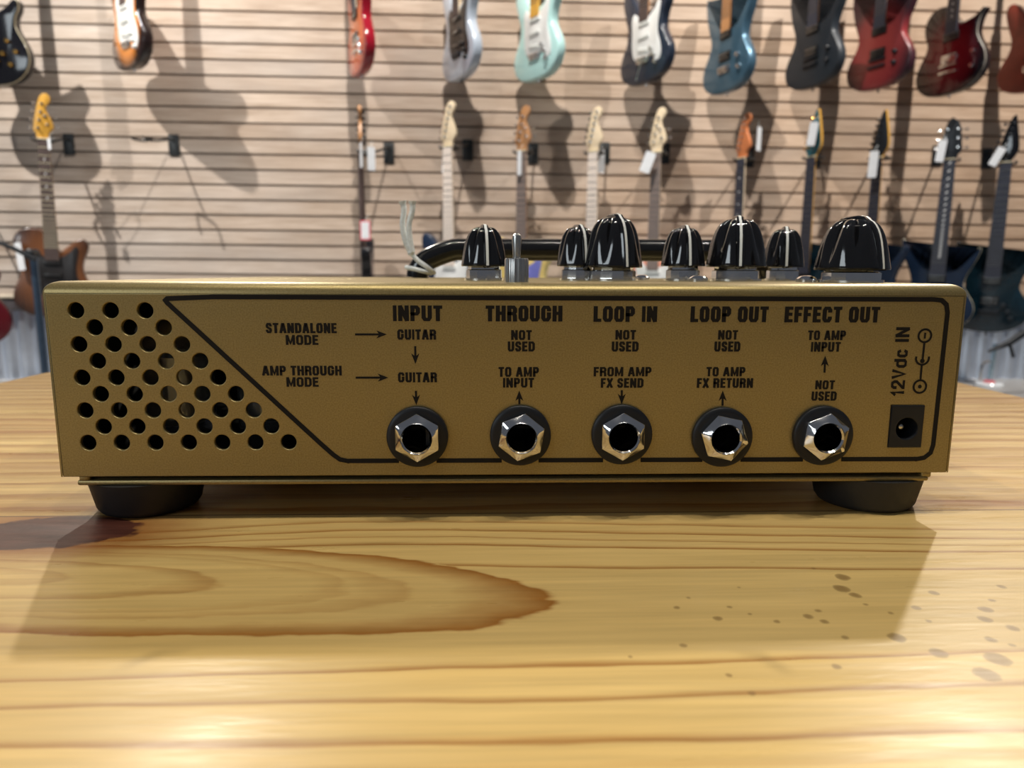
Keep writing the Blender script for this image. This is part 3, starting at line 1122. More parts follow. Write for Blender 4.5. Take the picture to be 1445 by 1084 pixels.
# loop: from the knot across the front of the bar foot, round the back and out again
pl = [(580, 358, sy), (590, 368, sy - .0003), (601, 376, sy), (610, 383, by - .003), (612, 385, by + .004), (600, 383, by + .0066), (585, 378, by + .0064), (575, 377, by + .001), (575, 378, by - .004), (582, 379, sy), (598, 383, sy - .0003), (609, 385.5, by - .003)]
P3 = []
for x, yy, d in pl:
    q = at(x, yy, d)
    P3.append((q.x, q.y, q.z - TABLE))
tube(bm, smooth_open(P3, 6), .00105, 8)
obj('string_loop', bm, M_STRING, st)

# ------------------------------------------------------------------ guitars
STRAT = [(0, 0), (.05, .001), (.10, .012), (.143, .043), (.162, .09), (.155, .135), (.130, .178), (.112, .215), (.118, .258), (.137, .30), (.143, .335), (.130, .354),
         (.106, .346), (.078, .318), (.052, .298), (.028, .292), (-.028, .298), (-.048, .318), (-.075, .358), (-.105, .394), (-.130, .405), (-.147, .392), (-.150, .355),
         (-.132, .295), (-.116, .25), (-.113, .215), (-.125, .178), (-.150, .138), (-.163, .095), (-.150, .045), (-.105, .012), (-.05, .001)]
SUPER = [(0, 0), (.05, .002), (.10, .014), (.14, .045), (.158, .09), (.150, .135), (.126, .18), (.108, .215), (.115, .262), (.136, .312), (.150, .352), (.150, .372),
         (.130, .356), (.098, .312), (.065, .276), (.030, .265), (-.030, .275), (-.058, .30), (-.090, .352), (-.122, .405), (-.146, .430), (-.153, .415), (-.148, .36),
         (-.130, .295), (-.112, .25), (-.108, .215), (-.123, .178), (-.148, .138), (-.160, .092), (-.146, .045), (-.10, .013), (-.05, .002)]
SINGLE = [(0, 0), (.055, .003), (.105, .018), (.148, .055), (.166, .10), (.157, .15), (.132, .195), (.116, .232), (.118, .27), (.128, .300), (.142, .322), (.132, .324),
          (.104, .306), (.072, .296), (.030, .300), (-.030, .372), (-.055, .386), (-.095, .384), (-.128, .356), (-.141, .318), (-.135, .275), (-.120, .235), (-.128, .198),
          (-.155, .150), (-.167, .10), (-.150, .05), (-.105, .015), (-.055, .002)]
LESP = [(0, 0), (.055, .003), (.105, .018), (.148, .055), (.167, .105), (.158, .155), (.134, .20), (.118, .238), (.122, .275), (.138, .305), (.140, .335), (.122, .345),
        (.095, .325), (.068, .305), (.030, .300), (-.030, .385), (-.06, .395), (-.10, .388), (-.132, .358), (-.143, .318), (-.136, .275), (-.121, .235), (-.130, .198),
        (-.156, .150), (-.168, .10), (-.150, .05), (-.105, .015), (-.055, .002)]
HORNED = [(0, 0), (.05, .004), (.10, .020), (.140, .05), (.158, .095), (.148, .14), (.122, .182), (.108, .215), (.118, .262), (.145, .322), (.160, .372), (.150, .380),
          (.120, .345), (.085, .300), (.060, .282), (.030, .278), (-.030, .282), (-.062, .30), (-.090, .335), (-.120, .385), (-.150, .425), (-.160, .41), (-.148, .352),
          (-.125, .295), (-.110, .25), (-.106, .215), (-.120, .18), (-.148, .138), (-.160, .09), (-.145, .045), (-.10, .015), (-.05, .003)]
TELE = [(0, 0), (.06, .002), (.11, .015), (.148, .048), (.160, .09), (.150, .135), (.125, .18), (.116, .22), (.122, .26), (.138, .30), (.142, .33), (.128, .352), (.10, .348), (.07, .325),
        (.045, .305), (.028, .30), (-.028, .385), (-.06, .395), (-.10, .392), (-.132, .368), (-.146, .33), (-.138, .285), (-.122, .25), (-.118, .22), (-.128, .18), (-.150, .135), (-.160, .09), (-.148, .045), (-.10, .012), (-.05, .002)]
BODIES = dict(strat=STRAT, superstrat=SUPER, single=SINGLE, lesp=LESP, horned=HORNED, tele=TELE)
PG = [(.0, .105), (.035, .108), (.062, .098), (.085, .075), (.108, .080), (.116, .105), (.108, .145), (.092, .185), (.090, .225), (.098, .265), (.104, .305), (.092, .318),
      (.070, .292), (.045, .275), (.026, .268), (-.026, .268), (-.048, .290), (-.07, .300), (-.082, .272), (-.078, .225), (-.078, .18), (-.072, .135), (-.058, .108), (-.03, .102)]
HEAD6 = [(-.0205, 0), (-.026, .022), (-.034, .036), (-.030, .070), (-.020, .120), (-.008, .165), (.002, .184), (.018, .192), (.032, .184), (.036, .168), (.028, .150), (.018, .138),
         (.020, .115), (.032, .088), (.040, .062), (.038, .044), (.026, .030), (.0205, .014), (.0205, 0)]
HEADP = [(-.021, 0), (-.026, .018), (-.034, .030), (-.028, .080), (-.014, .140), (.004, .192), (.018, .205), (.024, .185), (.032, .14), (.040, .09), (.042, .05), (.030, .022), (.021, .008), (.021, 0)]
HEAD33 = [(-.022, 0), (-.030, .020), (-.041, .034), (-.039, .075), (-.033, .120), (-.024, .160), (-.008, .182), (.004, .176), (.022, .160), (.033, .120), (.039, .075), (.041, .034), (.030, .020), (.022, 0)]
HEADS = dict(six=HEAD6, pointed=HEADP, three=HEAD33)


def add_pickup(p, z, hum, m, y=-.0230, tilt=0.0, w=None):
    bm = bmesh.new()
    wx = .035 if not hum else .036
    hz = .009 if not hum else .019
    box(bm, -wx, wx, y - .006, y + .004, z - hz, z + hz, .003)
    if tilt:
        bmesh.ops.rotate(bm, verts=bm.verts[:], cent=(0, 0, z), matrix=Matrix.Rotation(tilt, 3, 'Y'))
    o = obj('pickup', bm, m, p)
    bm = bmesh.new()
    for row in ((0,) if not hum else (-.009, .009)):
        for k in range(6):
            lathe(bm, (-.026 + .0104 * k, y - .006, z + row), (0, -1, 0), [(0, .0024), (.0012, .0024)], 8)
    if tilt:
        bmesh.ops.rotate(bm, verts=bm.verts[:], cent=(0, 0, z), matrix=Matrix.Rotation(tilt, 3, 'Y'))
    obj('pole_pieces', bm, M_DULL, o)


def guitar(name, label, loc_butt, yaw, body, body_m, side_m=None, neck_m=M_MAPLE, board_m=M_ROSE, head='six', head_m=None, head_side=None,
           guard=None, pickups=(), hw=M_CHROME, bridge='trem', knobs=((.055, .13), (.075, .10), (.088, .07)), knob_m=None, tuners=None,
           inlay=None, group=None, lean=0.0, cat='guitar', arm=False, binding=None, scale=1.0, lean_y=0.0, fret_m=None, nut_z=.778, neck_w=1.0):
    g = thing(name, label, cat, loc_butt, yaw, group)
    g.rotation_euler = (lean_y, lean, yaw)
    g.scale = (scale,) * 3
    ol = smooth_closed(BODIES[body], 4)
    bm = bmesh.new()
    slab(bm, ol, -.0215, .0215, .007, 0, 1)
    bo = obj('body', bm, [body_m, side_m or body_m], g, angle=50)
    if binding:
        bm = bmesh.new()
        o2 = inset(ol, -.0008)
        i2 = inset(ol, .0085)
        va = [[bm.verts.new((p[0], y, p[1])) for p in q] for q, y in ((o2, -.0125), (o2, -.0150), (inset(ol, .0006), -.0178))]
        for a, b in zip(va, va[1:]):
            for i in range(len(ol)):
                bm.faces.new((a[i], a[(i + 1) % len(ol)], b[(i + 1) % len(ol)], b[i]))
        obj('binding', bm, binding, bo)
    if guard:
        bm = bmesh.new()
        slab(bm, smooth_closed(PG, 3), -.0240, -.0213, .0006)
        obj('pickguard', bm, guard, g)
    for (z, hum, m, tl) in pickups:
        add_pickup(g, z, hum, m, -.0238, tl)
    # bridge
    bm = bmesh.new()
    if bridge == 'trem':
        box(bm, -.040, .040, -.0285, -.021, .082, .108, .002)
        for k in range(6):
            box(bm, -.0315 + .0106 * k - .0045, -.0315 + .0106 * k + .0045, -.034, -.028, .090, .108, .001)
        if arm:
            tube(bm, smooth_open([(.030, -.034, .098), (.032, -.046, .094), (.020, -.052, .070), (.004, -.052, .030), (-.006, -.050, .006)], 4), [.003] * 14 + [.0055] * 3, 8)
    else:
        box(bm, -.040, .040, -.034, -.021, .118, .128, .003)
        box(bm, -.042, .042, -.034, -.021, .088, .099, .003)
        for k in (-.038, .038):
            lathe(bm, (k, -.021, .123), (0, -1, 0), [(0, .004), (.012, .004)], 10)
    obj('bridge', bm, hw, g)
    for kx, kz in knobs:
        bm = bmesh.new()
        lathe(bm, (kx, -.0215, kz), (0, -1, 0), [(0, .0105), (.004, .0105), (.013, .009), (.0155, .008), (.016, .004)], 16)
        obj('volume_knob', bm, knob_m or hw, g)
    bm = bmesh.new()
    lathe(bm, (0, 0, 0.0005), (0, 0, -1), [(-.004, .004), (.003, .004), (.010, .003), (.012, .007), (.014, .007)], 12)
    obj('strap_button', bm, hw, g)
    # neck and fingerboard
    nb = .255
    bm = bmesh.new()
    rs = []
    for z, w2, dpt in ((nb, .0285 * neck_w, .021), (nb + .06, .0283 * neck_w, .021), (.40, .0272 * neck_w, .0215), (.6, .0245 * neck_w, .0205), (nut_z - .03, .0218 * neck_w, .0195), (nut_z, .0212 * neck_w, .017)):
        ring = []
        for k in range(13):
            a = pi * k / 12
            ring.append((w2 * cos(a), -.026 + dpt * sin(a) * (1 if True else 0) + .0, z))
        rs.append(ring)
    rings(bm, rs, True, True)
    nk = obj('neck', bm, neck_m, g)
    bm = bmesh.new()
    rings(bm, [[(-.0285 * neck_w, -.0255, nb), (.0285 * neck_w, -.0255, nb), (.028 * neck_w, -.0315, nb), (-.028 * neck_w, -.0315, nb)],
               [(-.0212 * neck_w, -.0255, nut_z), (.0212 * neck_w, -.0255, nut_z), (.0208 * neck_w, -.0315, nut_z), (-.0208 * neck_w, -.0315, nut_z)]])
    sc = nut_z - .130
    for k in range(1, 23):
        z = nut_z - sc * (1 - 2 ** (-k / 12))
        w2 = .0208 * neck_w + (.0072 * neck_w) * (nut_z - z) / (nut_z - nb)
        box(bm, -w2, w2, -.0326, -.0312, z - .0010, z + .0010, mi=1)
    fb = obj('fingerboard', bm, [board_m, fret_m or M_FRET], nk, smooth=False)
    if inlay:
        bm = bmesh.new()
        for k in inlay[1]:
            z1 = nut_z - sc * (1 - 2 ** (-(k - 1) / 12)); z2 = nut_z - sc * (1 - 2 ** (-k / 12))
            z = (z1 + z2) / 2
            if inlay[0] == 'vine':
                slab(bm, smooth_closed([(x * 1.0 - .004, z + zz) for x, zz in ((0, -.005), (.008, -.001), (.013, .006), (.004, .004))], 3), -.0324, -.0313)
            else:
                slab(bm, circle(0, z, .0035, 12), -.0322, -.0313)
        obj('inlays', bm, M_PGW, fb)
    bm = bmesh.new()
    box(bm, -.0215, .0215, -.0335, -.024, nut_z - .0025, nut_z + .0025, .0005)
    obj('nut', bm, M_CREAM, nk)
    # headstock
    hp = [(x, z + nut_z) for x, z in (HEADS[head])]
    if head != 'three':
        core = smooth_closed(hp, 3)
    else:
        core = smooth_closed(hp, 3)
    bm = bmesh.new()
    slab(bm, core, -.024, -.009, .0012, 0, 1)
    hm = head_m or neck_m
    hd = obj('headstock', bm, [hm, head_side or hm], g, angle=50)
    if tuners:
        if tuners == '33':
            tl = [(-.033 + .003 * k, .050 + .040 * k, -1) for k in range(3)] + [(.033 - .003 * k, .050 + .040 * k, 1) for k in range(3)]
        elif tuners == '42':
            tl = [(-.024 + .0065 * k, .046 + .034 * k, -1) for k in range(4)] + [(.028 - .006 * k, .062 + .036 * k, 1) for k in range(2)]
        else:
            tl = [(-.024 + .0058 * k, .042 + .0255 * k, -1) for k in range(6)]
        for tx, tz, sd in tl:
            bm = bmesh.new()
            lathe(bm, (tx + (.008 if sd < 0 else -.008) * (1 if tuners != '33' else .9), -.024, nut_z + tz), (0, -1, 0), [(0, .006), (.003, .006), (.0035, .0035), (.013, .0035), (.014, .002)], 10)
            x2 = tx + sd * .020
            tube(bm, [(tx, -.004, nut_z + tz), (x2, -.004, nut_z + tz)], .002, 6)
            lathe(bm, (x2, -.004, nut_z + tz), (sd, 0, 0), [(0, .003), (.004, .0075), (.011, .007), (.013, .003)], 10)
            box(bm, tx - .007, tx + .007, -.0092, .002, nut_z + tz - .006, nut_z + tz + .006, .0015)
            obj('tuner', bm, hw, g)
    return g


GY = 3.08
M_SEAFOAM = mat('pale_seafoam_lacquer', (.50, .78, .76), .16, noise=.02, coat=.4)
M_NAVY = mat('dark_navy_lacquer', (.018, .026, .045), .22, noise=.05, coat=.4)
M_SILV = mat('silver_white_lacquer', (.55, .62, .72), .25, .2, noise=.03, coat=.3)
M_ICE = mat('ice_blue_metallic', (.075, .16, .235), .28, .45, noise=.05, coat=.4)
M_CHAR = mat('satin_charcoal', (.022, .028, .036), .38, noise=.1)
M_REDS = burst('satin_red_burst', (.36, .050, .046), (.27, .030, .034), (.045, .01, .018), .175, .23, .17, .38, .12)
M_CHERRY = burst('black_cherry_burst', (.15, .004, .010), (.085, .003, .008), (.008, .002, .005), .17, .22, .17, .12, .08)
M_SUNB = burst('tobacco_sunburst', (.80, .34, .05), (.62, .20, .02), (.018, .009, .008), .165, .205, .19, .14)
M_ORB = burst('amber_red_burst', (.80, .16, .02), (.70, .09, .02), (.20, .008, .012), .175, .23, .18, .14, .2)
M_RED = mat('deep_red_lacquer', (.28, .006, .018), .12, noise=.05, coat=.4)
M_MAHO = mat('red_mahogany_satin', (.20, .03, .018), .35, noise=.2, nscale=18)
M_DKSIDE = mat('dark_brown_side', (.020, .011, .010), .2, noise=.1, coat=.3)
M_PUW = mat('white_pickup_cover', (.70, .72, .70), .3, noise=.02)
M_PUB = mat('black_pickup_cover', (.014, .013, .013), .3, noise=.05)
ST3 = lambda m: ((.245, 0, m, 0), (.190, 0, m, 0), (.135, 0, m, .17))
HH = lambda m: ((.245, 1, m, 0), (.150, 1, m, 0))

UPG = 'electric guitars hanging in the upper row'
LOG = 'electric guitars hanging in the lower row'


def up(px, butt, a, **k):
    p = at(px, butt, GY)
    return (p.x, GY, p.z), radians(a)


def upper(label, px, butt, a, cx=None, **kw):
    p = at(px, butt, GY)
    x = cx if cx is not None else p.x
    return guitar('electric_guitar', label, (x, GY, p.z), radians(a), group=UPG, **kw)


M_PALEBLK = M_BLK
upper('glossy black single-cut guitar with gold knobs and cream edge, cut by the left frame edge', -3, 122, -5, body='lesp', body_m=M_BLK, binding=M_CREAM,
      neck_m=M_DKSIDE, board_m=M_EBON, head='three', head_m=M_BLK, pickups=HH(M_GOLDHW), hw=M_GOLDHW, bridge='tom',
      knobs=((.085, .175), (.060, .125), (.118, .130), (.090, .080)))
upper('tobacco sunburst guitar with white pickguard, upper row near the left edge', 188, 98, -42, cx=-1.552, body='strat', body_m=M_SUNB, side_m=M_DKSIDE,
      guard=M_PGW, pickups=ST3(M_PUW), knob_m=M_PUW)
upper('amber and red guitar turned almost edge on, upper row', 511, 106, -65, cx=-.57, body='superstrat', body_m=M_ORB, side_m=M_RED,
      pickups=HH(M_PUB), board_m=M_EBON, bridge='tom')
upper('silvery white guitar with black pickguard, upper row right of the red one', 652, 112, -62, cx=-.132, body='strat', body_m=M_SILV,
      guard=M_PGB, pickups=ST3(M_PUB), hw=M_BLKS, knob_m=M_PUB)
upper('pale seafoam green guitar with white pickguard', 762, 113, -57, cx=.208, body='strat', body_m=M_SEAFOAM,
      guard=M_PGW, pickups=ST3(M_PUW), neck_m=M_AMBER, board_m=M_AMBER)
upper('dark navy guitar with white pickguard and chrome whammy bar', 915, 118, -62, cx=.687, body='strat', body_m=M_NAVY,
      guard=M_PGW, pickups=ST3(M_PUW), arm=True, neck_m=M_ROAST)
upper('ice blue metallic guitar with two black pickups', 1030, 131, -70, cx=1.054, body='superstrat', body_m=M_ICE,
      pickups=HH(M_PUB), neck_m=M_ROAST, board_m=M_ROAST, knobs=((.090, .135), (.100, .085)))
upper('satin charcoal black guitar, upper row between the ice blue and satin red ones', 1151, 124, -70, cx=1.44, body='superstrat', body_m=M_CHAR,
      pickups=HH(M_PUB), neck_m=M_ROAST, board_m=M_EBON, hw=M_BLKS, bridge='tom', knobs=((.095, .14), (.095, .09)))
upper('satin red burst guitar with pointed horns, upper row', 1244, 126, -66, cx=1.738, body='superstrat', body_m=M_REDS,
      pickups=HH(M_PUB), neck_m=M_ROAST, board_m=M_EBON, hw=M_BLKS, bridge='tom', knobs=((.085, .135), (.085, .09)))
upper('black cherry single-cut guitar with pale edge and chrome pickup', 1345, 134, -71, cx=2.066, body='single', body_m=M_CHERRY, side_m=M_DKSIDE, binding=mat('pale_grey_binding', (.30, .27, .23), .3, noise=.03),
      pickups=((.245, 1, M_PUB, 0), (.150, 1, M_CHROME, 0)), neck_m=M_DKSIDE, board_m=M_EBON, head='three', head_m=M_BLK, bridge='tom', knobs=((.115, .155), (.115, .095)),
      inlay=('dot', (15, 17, 19, 21)))
upper('red mahogany guitar cut off by the right frame edge, upper row', 1458, 128, -71, body='strat', body_m=M_MAHO,
      pickups=HH(M_PUB), neck_m=M_DKSIDE, board_m=M_EBON, knobs=((.095, .14), (.095, .09)))

# lower row: placed by the nut
LOWERS = []


def lower(label, px, nut, a, **kw):
    p = at(px, nut, GY)
    nz = .778
    g = guitar('electric_guitar', label, (p.x, GY, p.z - nz), radians(a), group=LOG, **kw)
    LOWERS.append((g, p))
    return g


M_WALN = burst('natural_walnut_burst', (.20, .075, .028), (.13, .048, .018), (.03, .012, .008), .2, .25, .2, .3, .3)
M_BLUEB = mat('dark_blue_lacquer', (.012, .025, .055), .2, noise=.1, coat=.4)
M_TEALB = mat('dark_teal_lacquer', (.006, .022, .034), .16, noise=.4, nscale=14, coat=.4)
M_YEL = mat('pale_yellow_lacquer', (.76, .58, .20), .2, noise=.04, coat=.3)
M_LITB = mat('lit_maple_board', (.80, .70, .62), .35, noise=.05, nscale=12)  # maple fingerboard whitened: the light falling on it is in the colour
M_GREYB = mat('grey_brown_board', (.22, .17, .15), .4, noise=.15, nscale=12)
M_SHELL = mat('shell_pink_lacquer', (.75, .30, .20), .2, noise=.04, coat=.3)
M_PURP = mat('dark_purple_lacquer', (.06, .04, .09), .2, noise=.1, coat=.3)
M_TEALH = mat('teal_headstock_lacquer', (.02, .13, .17), .2, noise=.15, coat=.4)
M_PGREFL = mat('pickguard_blue_reflection', (.16, .17, .50), .3, noise=.05)  # white pickguard, its blue reflection put into the base colour

lower('dark walnut guitar with amber headstock hanging at the left edge', 57, 197, 20, body='tele', body_m=M_WALN, side_m=M_WALN, head_m=M_AMBER, neck_m=M_AMBER,
      board_m=M_ROSE, guard=M_PGB, pickups=ST3(M_PUB), tuners='42', inlay=('dot', (3, 5, 7, 9)), fret_m=M_CREAM, lean=.02)
lower('slim guitar turned edge on with white tags at its neck, lower row', 515, 214, -84, body='strat', body_m=M_PURP, side_m=M_BLK, head_m=M_ROAST,
      board_m=M_ROSE, neck_m=M_ROSE, pickups=HH(M_PUB), tuners='6', hw=M_BLKS)
lower('pale maple neck guitar on a dark body, lower row left of the roasted neck', 636, 208, -28, body='strat', body_m=M_BLUEB, board_m=M_LITB, head_m=M_MAPLE,
      guard=M_PGW, pickups=ST3(M_PUW), tuners='6', fret_m=M_DULL)
lower('roasted neck guitar with pale yellow body, lower row', 740, 214, -30, body='strat', body_m=M_YEL, neck_m=M_ROAST, board_m=M_GREYB, head_m=M_ROAST,
      guard=M_PGREFL, pickups=ST3(M_PUW), tuners='42')
lower('pale maple neck guitar behind the tallest centre knob', 840, 215, -30, body='strat', body_m=M_SEAFOAM, board_m=M_LITB, head_m=M_MAPLE,
      guard=M_PGW, pickups=ST3(M_PUW), tuners='6')
lower('maple headstock guitar with shell pink body and dark fingerboard', 929, 216, -32, body='strat', body_m=M_SHELL, board_m=M_GREYB, head_m=M_MAPLE,
      guard=M_PGW, pickups=ST3(M_PUW), tuners='42')
lower('guitar with orange roasted headstock and dark fingerboard, lower row', 1052, 224, -62, body='superstrat', body_m=M_NAVY, board_m=M_EBON, neck_m=M_MAPLE,
      head_m=mat('orange_roasted_maple', (.58, .19, .07), .35, noise=.08), pickups=HH(M_PUB), tuners='6', inlay=('dot', (3, 5, 7, 9)))
lower('guitar with teal headstock and yellow headstock edge', 1150, 222, -60, body='superstrat', body_m=M_TEALB, side_m=M_YEL, board_m=M_EBON, neck_m=M_AMBER, head='pointed',
      head_m=M_TEALH, head_side=M_AMBER, pickups=HH(M_PUB), tuners='6', hw=M_GOLDHW)
lower('guitar with black headstock and yellow headstock edge, dark blue body', 1243, 223, -58, body='horned', body_m=M_BLUEB, board_m=M_EBON, neck_m=M_AMBER, head='pointed',
      head_m=M_BLKS, head_side=M_AMBER, pickups=HH(M_PUB), tuners='6', hw=M_BLKS)
lower('black horned guitar with vine inlays and silver tuners, lower row', 1338, 226, -36, body='horned', body_m=M_BLUEB, binding=M_CREAM, board_m=M_EBON, neck_m=M_ROSE, head='three',
      head_m=M_BLKS, pickups=HH(M_PUB), tuners='33', inlay=('vine', tuple(range(1, 21))), neck_w=1.12, lean=.01)
lower('dark teal guitar with black pointed headstock at the right frame edge, lower row', 1418, 230, -40, body='horned', body_m=M_TEALB, board_m=M_EBON, neck_m=M_ROSE, head='pointed',
      head_m=M_BLK, pickups=HH(M_PUB), tuners='6', hw=M_BLKS, neck_w=1.1, lean=.008)

# ------------------------------------------------------------------ hangers
M_HANG = mat('black_hanger_metal', (.015, .017, .018), .4, noise=.1)
HG = 'black guitar hangers on the slatwall'


def hanger(label, p, plate, yaw=0.0, wide=1.0):
    """plate on the wall at `plate`, arm out to the yoke round a neck at p"""
    h = thing('guitar_hanger', label, 'hanger', (plate[0], WALL_Y, plate[1]), 0, HG)
    bm = bmesh.new()
    box(bm, -.025, .025, -.007, -.0005, -.048, .048, .002)
    obj('plate', bm, M_HANG, h)
    bm = bmesh.new()
    e = Vector((p[0] - plate[0] - sin(yaw) * .026, p[1] + cos(yaw) * .026 - WALL_Y, p[2] - plate[1]))
    tube(bm, smooth_open([(0, -.006, .020), (0, -.03, .022), tuple(e * .6 + Vector((0, 0, .008))), tuple(e)], 5), .0055, 8)
    obj('arm', bm, M_HANG, h)
    bm = bmesh.new()
    d = Vector((cos(yaw), sin(yaw), 0)); f = Vector((sin(yaw), -cos(yaw), 0))
    for s in (-1, 1):
        tube(bm, smooth_open([e, e + d * s * .024 * wide + f * .002, e + d * s * .033 * wide + f * .014, e + d * s * .035 * wide + f * .045, e + d * s * .034 * wide + f * .060 + Vector((0, 0, .004))], 5), .0055, 8)
    obj('yoke', bm, M_HANG, h)
    return h


HL = ['black hanger holding the dark walnut guitar at the left edge', 'black hanger holding the slim edge-on guitar', 'black hanger holding the pale maple neck guitar with dark body',
      'black hanger holding the roasted neck guitar with yellow body', 'black hanger behind the maple neck above the tallest centre knob', 'black hanger holding the shell pink guitar',
      'black hanger holding the orange headstock guitar', 'black hanger holding the teal headstock guitar', 'black hanger holding the guitar with black headstock and yellow edge',
      'black hanger holding the horned guitar with vine inlays', 'black hanger holding the dark teal guitar at the right edge']
PLATE = [(98, 204), (549, 216), (660, 212), (752, 217), (853, 216), (937, 217), (1056, 222), (1150, 222), (1235, 226), (1322, 220), (1392, 224)]
for (g, p), lab, (qx, qy) in zip(LOWERS, HL, PLATE):
    q = at(qx, qy, WALL_Y)
    hanger(lab, (p.x + g.rotation_euler.y * .77, p.y, p.z - .004), (q.x, q.z), g.rotation_euler.z, 1.12)
q = at(246, 205, WALL_Y)
hanger('empty black guitar hanger below the sunburst guitar', (at(206, 198, 3.10).x, 3.08, at(206, 198, 3.10).z), (q.x, q.z), -.5)
# hangers of the upper row, above the picture
for o in [o for o in list(COL.objects) if o.get('group') == UPG]:
    l = o['label']
    z = o.location.z + .778
    hanger('black hanger above the picture holding the ' + ' '.join(l.split(',')[0].split()[:9]), (o.location.x, GY, z - .004), (o.location.x + .03, z - .01), o.rotation_euler.z)

# ------------------------------------------------------------------ price tags
TG = 'white price tags'


def price_tag(label, px, py, w, h, y, yaw=0.0, roll=0.0, m=M_PAPER, edge=None):
    p = at(px, py, y)
    t = thing('price_tag', label, 'tag', (p.x, y, p.z), 0, TG)
    t.rotation_euler = (0, roll, yaw)
    bm = bmesh.new()
    slab(bm, rrect(-w / 2, w / 2, -h / 2, h / 2, .004, 3), -.0006, .0006)
    obj('card', bm, edge or m, t, smooth=False)
    if edge:
        bm = bmesh.new()
        slab(bm, rrect(-w / 2 + .006, w / 2 - .006, -h / 2 + .006, h / 2 - .006, .003, 3), -.0011, -.0007)
        obj('card_face', bm, m, t, smooth=False)
    bm = bmesh.new()
    tube(bm, smooth_open([(0, 0, h / 2 - .004), (.004, .004, h / 2 + .012), (.010, .012, h / 2 + .026)], 4), .0008, 6)
    obj('tag_string', bm, M_STRING, t)


M_PINKT = mat('pink_tag_edge', (.75, .12, .16), .6, noise=.05)
price_tag('small pale tag beside the amber headstock', 69.5, 203, .020, .048, GY - .045, -.5)
price_tag('white tag left of the slim edge-on neck', 509.5, 219, .030, .105, GY - .05, -1.05)
price_tag('white tag right of the slim edge-on neck', 524, 224, .034, .10, GY - .045, .5)
price_tag('white tag with pink border on the slim edge-on guitar', 515.5, 325, .050, .085, GY - .075, -.3, edge=M_PINKT)
price_tag('pale blue white tag behind the maple neck of the dark-bodied guitar', 630, 226, .040, .115, GY + .03, -.4, .05)
price_tag('narrow white tag left of the roasted neck', 733, 230, .020, .105, GY - .04, -.6)
price_tag('grey white tag right of the maple neck above the tallest centre knob', 848, 228, .036, .10, GY + .025, .3)
price_tag('white tag hanging tilted left of the shell pink guitar neck', 914, 229, .046, .090, GY - .055, -.3, .35)
price_tag('cream white tag right of the orange headstock', 1071, 196, .036, .105, GY + .02, .7)
price_tag('pale blue tag over the teal headstock', 1146.5, 189, .036, .100, GY - .052, -.7, .12)
price_tag('white tag on the neck below the black headstock', 1232, 232, .036, .115, GY - .055, -.6, .03)
price_tag('large pale tag left of the headstock with silver tuners', 1328, 213, .034, .095, GY - .052, -.3, .10)
price_tag('white tag on the black pointed headstock at the right', 1407, 221, .034, .085, GY - .06, -.3, .45)

# ------------------------------------------------------------------ other things by the wall
M_BLUEST = mat('blue_grey_metal', (.10, .15, .22), .3, .6, noise=.1)
ms = thing('microphone_stand', 'dark blue grey boom stand rising behind the left end of the amplifier', 'stand', (0, 0, 0))
yb = 2.55
b0 = at(66, 560, yb); b1 = at(46, 352, yb)
bm = bmesh.new()
tube(bm, [(b1.x, yb, .012), (b1.x, yb, b1.z)], .0135, 14)
obj('pole', bm, M_BLUEST, ms)
bm = bmesh.new()
lathe(bm, (b1.x, yb, 0), (0, 0, 1), [(0, .13), (.012, .13), (.018, .12), (.022, .02)], 32)
obj('base', bm, M_BLKS, ms)
bm = bmesh.new()
ca = at(46, 359, yb)
lathe(bm, (ca.x, yb + .02, ca.z), (0, -1, 0), [(0, .02), (.045, .02), (.05, .015)], 16)
obj('clutch', bm, M_BLKS, ms)
bm = bmesh.new()
ba = at(-40, 330, yb - .03); bb = at(50, 366, yb - .03); bc = at(8, 346, yb - .03)
tube(bm, smooth_open([tuple(ba), tuple(bc), tuple(bb)], 6), .0085, 10)
obj('boom', bm, M_BLKS, ms)
# white card hanging off the boom stand
price_tag('long white card hanging on the dark walnut guitar at the left edge', 28, 362, .034, .12, GY - .08, -.2, -.10)

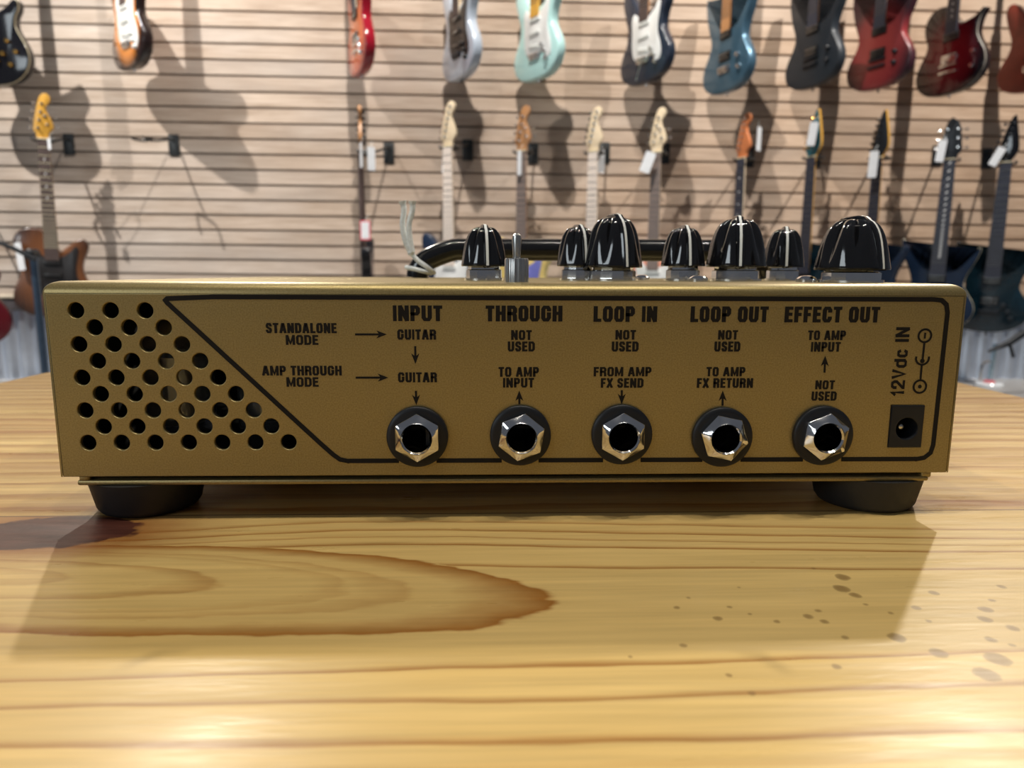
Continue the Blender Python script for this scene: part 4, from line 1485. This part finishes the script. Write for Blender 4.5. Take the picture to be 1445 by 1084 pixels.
# red guitar low at the left frame edge
p = at(-42, 490, 3.0)
guitar('electric_guitar', 'red guitar lower bout peeping in at the left frame edge', (p.x, 3.0, p.z), radians(25), body='lesp', body_m=mat('dark_red_lacquer', (.10, .006, .012), .2, noise=.05, coat=.3), pickups=HH(M_PUB), neck_m=M_DKSIDE,
       board_m=M_EBON, head='three', head_m=M_BLK, bridge='tom', tuners='33', lean=.0)
hanger('black hanger outside the left edge holding the red guitar', (p.x, 3.0, p.z + .774), (p.x - .12, p.z + .78), radians(25))

# chrome pedestal seen past the right end of the amplifier
py_ = 3.06
pb = at(1395, 546, py_)
pd = thing('pedestal_stand', 'chrome pole with round white base on the floor at the right', 'stand', (pb.x, py_, 0))
bm = bmesh.new()
lathe(bm, (0, 0, 0), (0, 0, 1), [(0, .060), (.012, .060), (.018, .055), (.020, .014)], 36)
obj('base', bm, mat('glossy_white', (.82, .84, .86), .2, noise=.03), pd)
bm = bmesh.new()
lathe(bm, (0, 0, .020), (0, 0, 1), [(0, .026), (.006, .024), (.012, .013)], 24)
obj('base_ring', bm, mat('pink_red_ring', (.60, .12, .14), .3, noise=.05), pd)
bm = bmesh.new()
tube(bm, [(0, 0, .02), (.010, 0, .205)], .011, 14)
obj('pole', bm, mat('sky_blue_chrome', (.62, .82, .95), .12, .9, noise=.05), pd)
bm = bmesh.new()
tube(bm, smooth_open([(.004, 0, .12), (-.03, 0, .115), (-.045, 0, .09), (-.048, 0, .03)], 5), .006, 8)
obj('hook', bm, M_CHROME, pd)
# black folding stand leg under the teal guitar
py2 = 2.76
c0 = at(1421, 482, py2)
fs = thing('guitar_foot_rest', 'black angled metal rest below the dark teal guitar at the right', 'stand', (c0.x, py2, 0))
bm = bmesh.new()
a0 = at(1395, 496, py2); a1 = at(1445, 470, py2); a2 = at(1424, 484, py2); a3 = at(1430, 504, py2)
loc = lambda v: (v.x - c0.x, v.y - py2, v.z)
tube(bm, [loc(a0), loc(a2), loc(a1)], [.006, .014, .016], 10)
obj('cradle', bm, M_BLKS, fs)
bm = bmesh.new()
tube(bm, [loc(a2), loc(a3)], .007, 8)
obj('prong', bm, M_BLKS, fs)
bm = bmesh.new()
tube(bm, smooth_open([loc(a1), (a1.x - c0.x + .20, .02, a1.z + .05), (a1.x - c0.x + .34, .03, a1.z - .06), (a1.x - c0.x + .36, .03, 0.0)], 5), .010, 10)
obj('leg', bm, M_BLKS, fs)
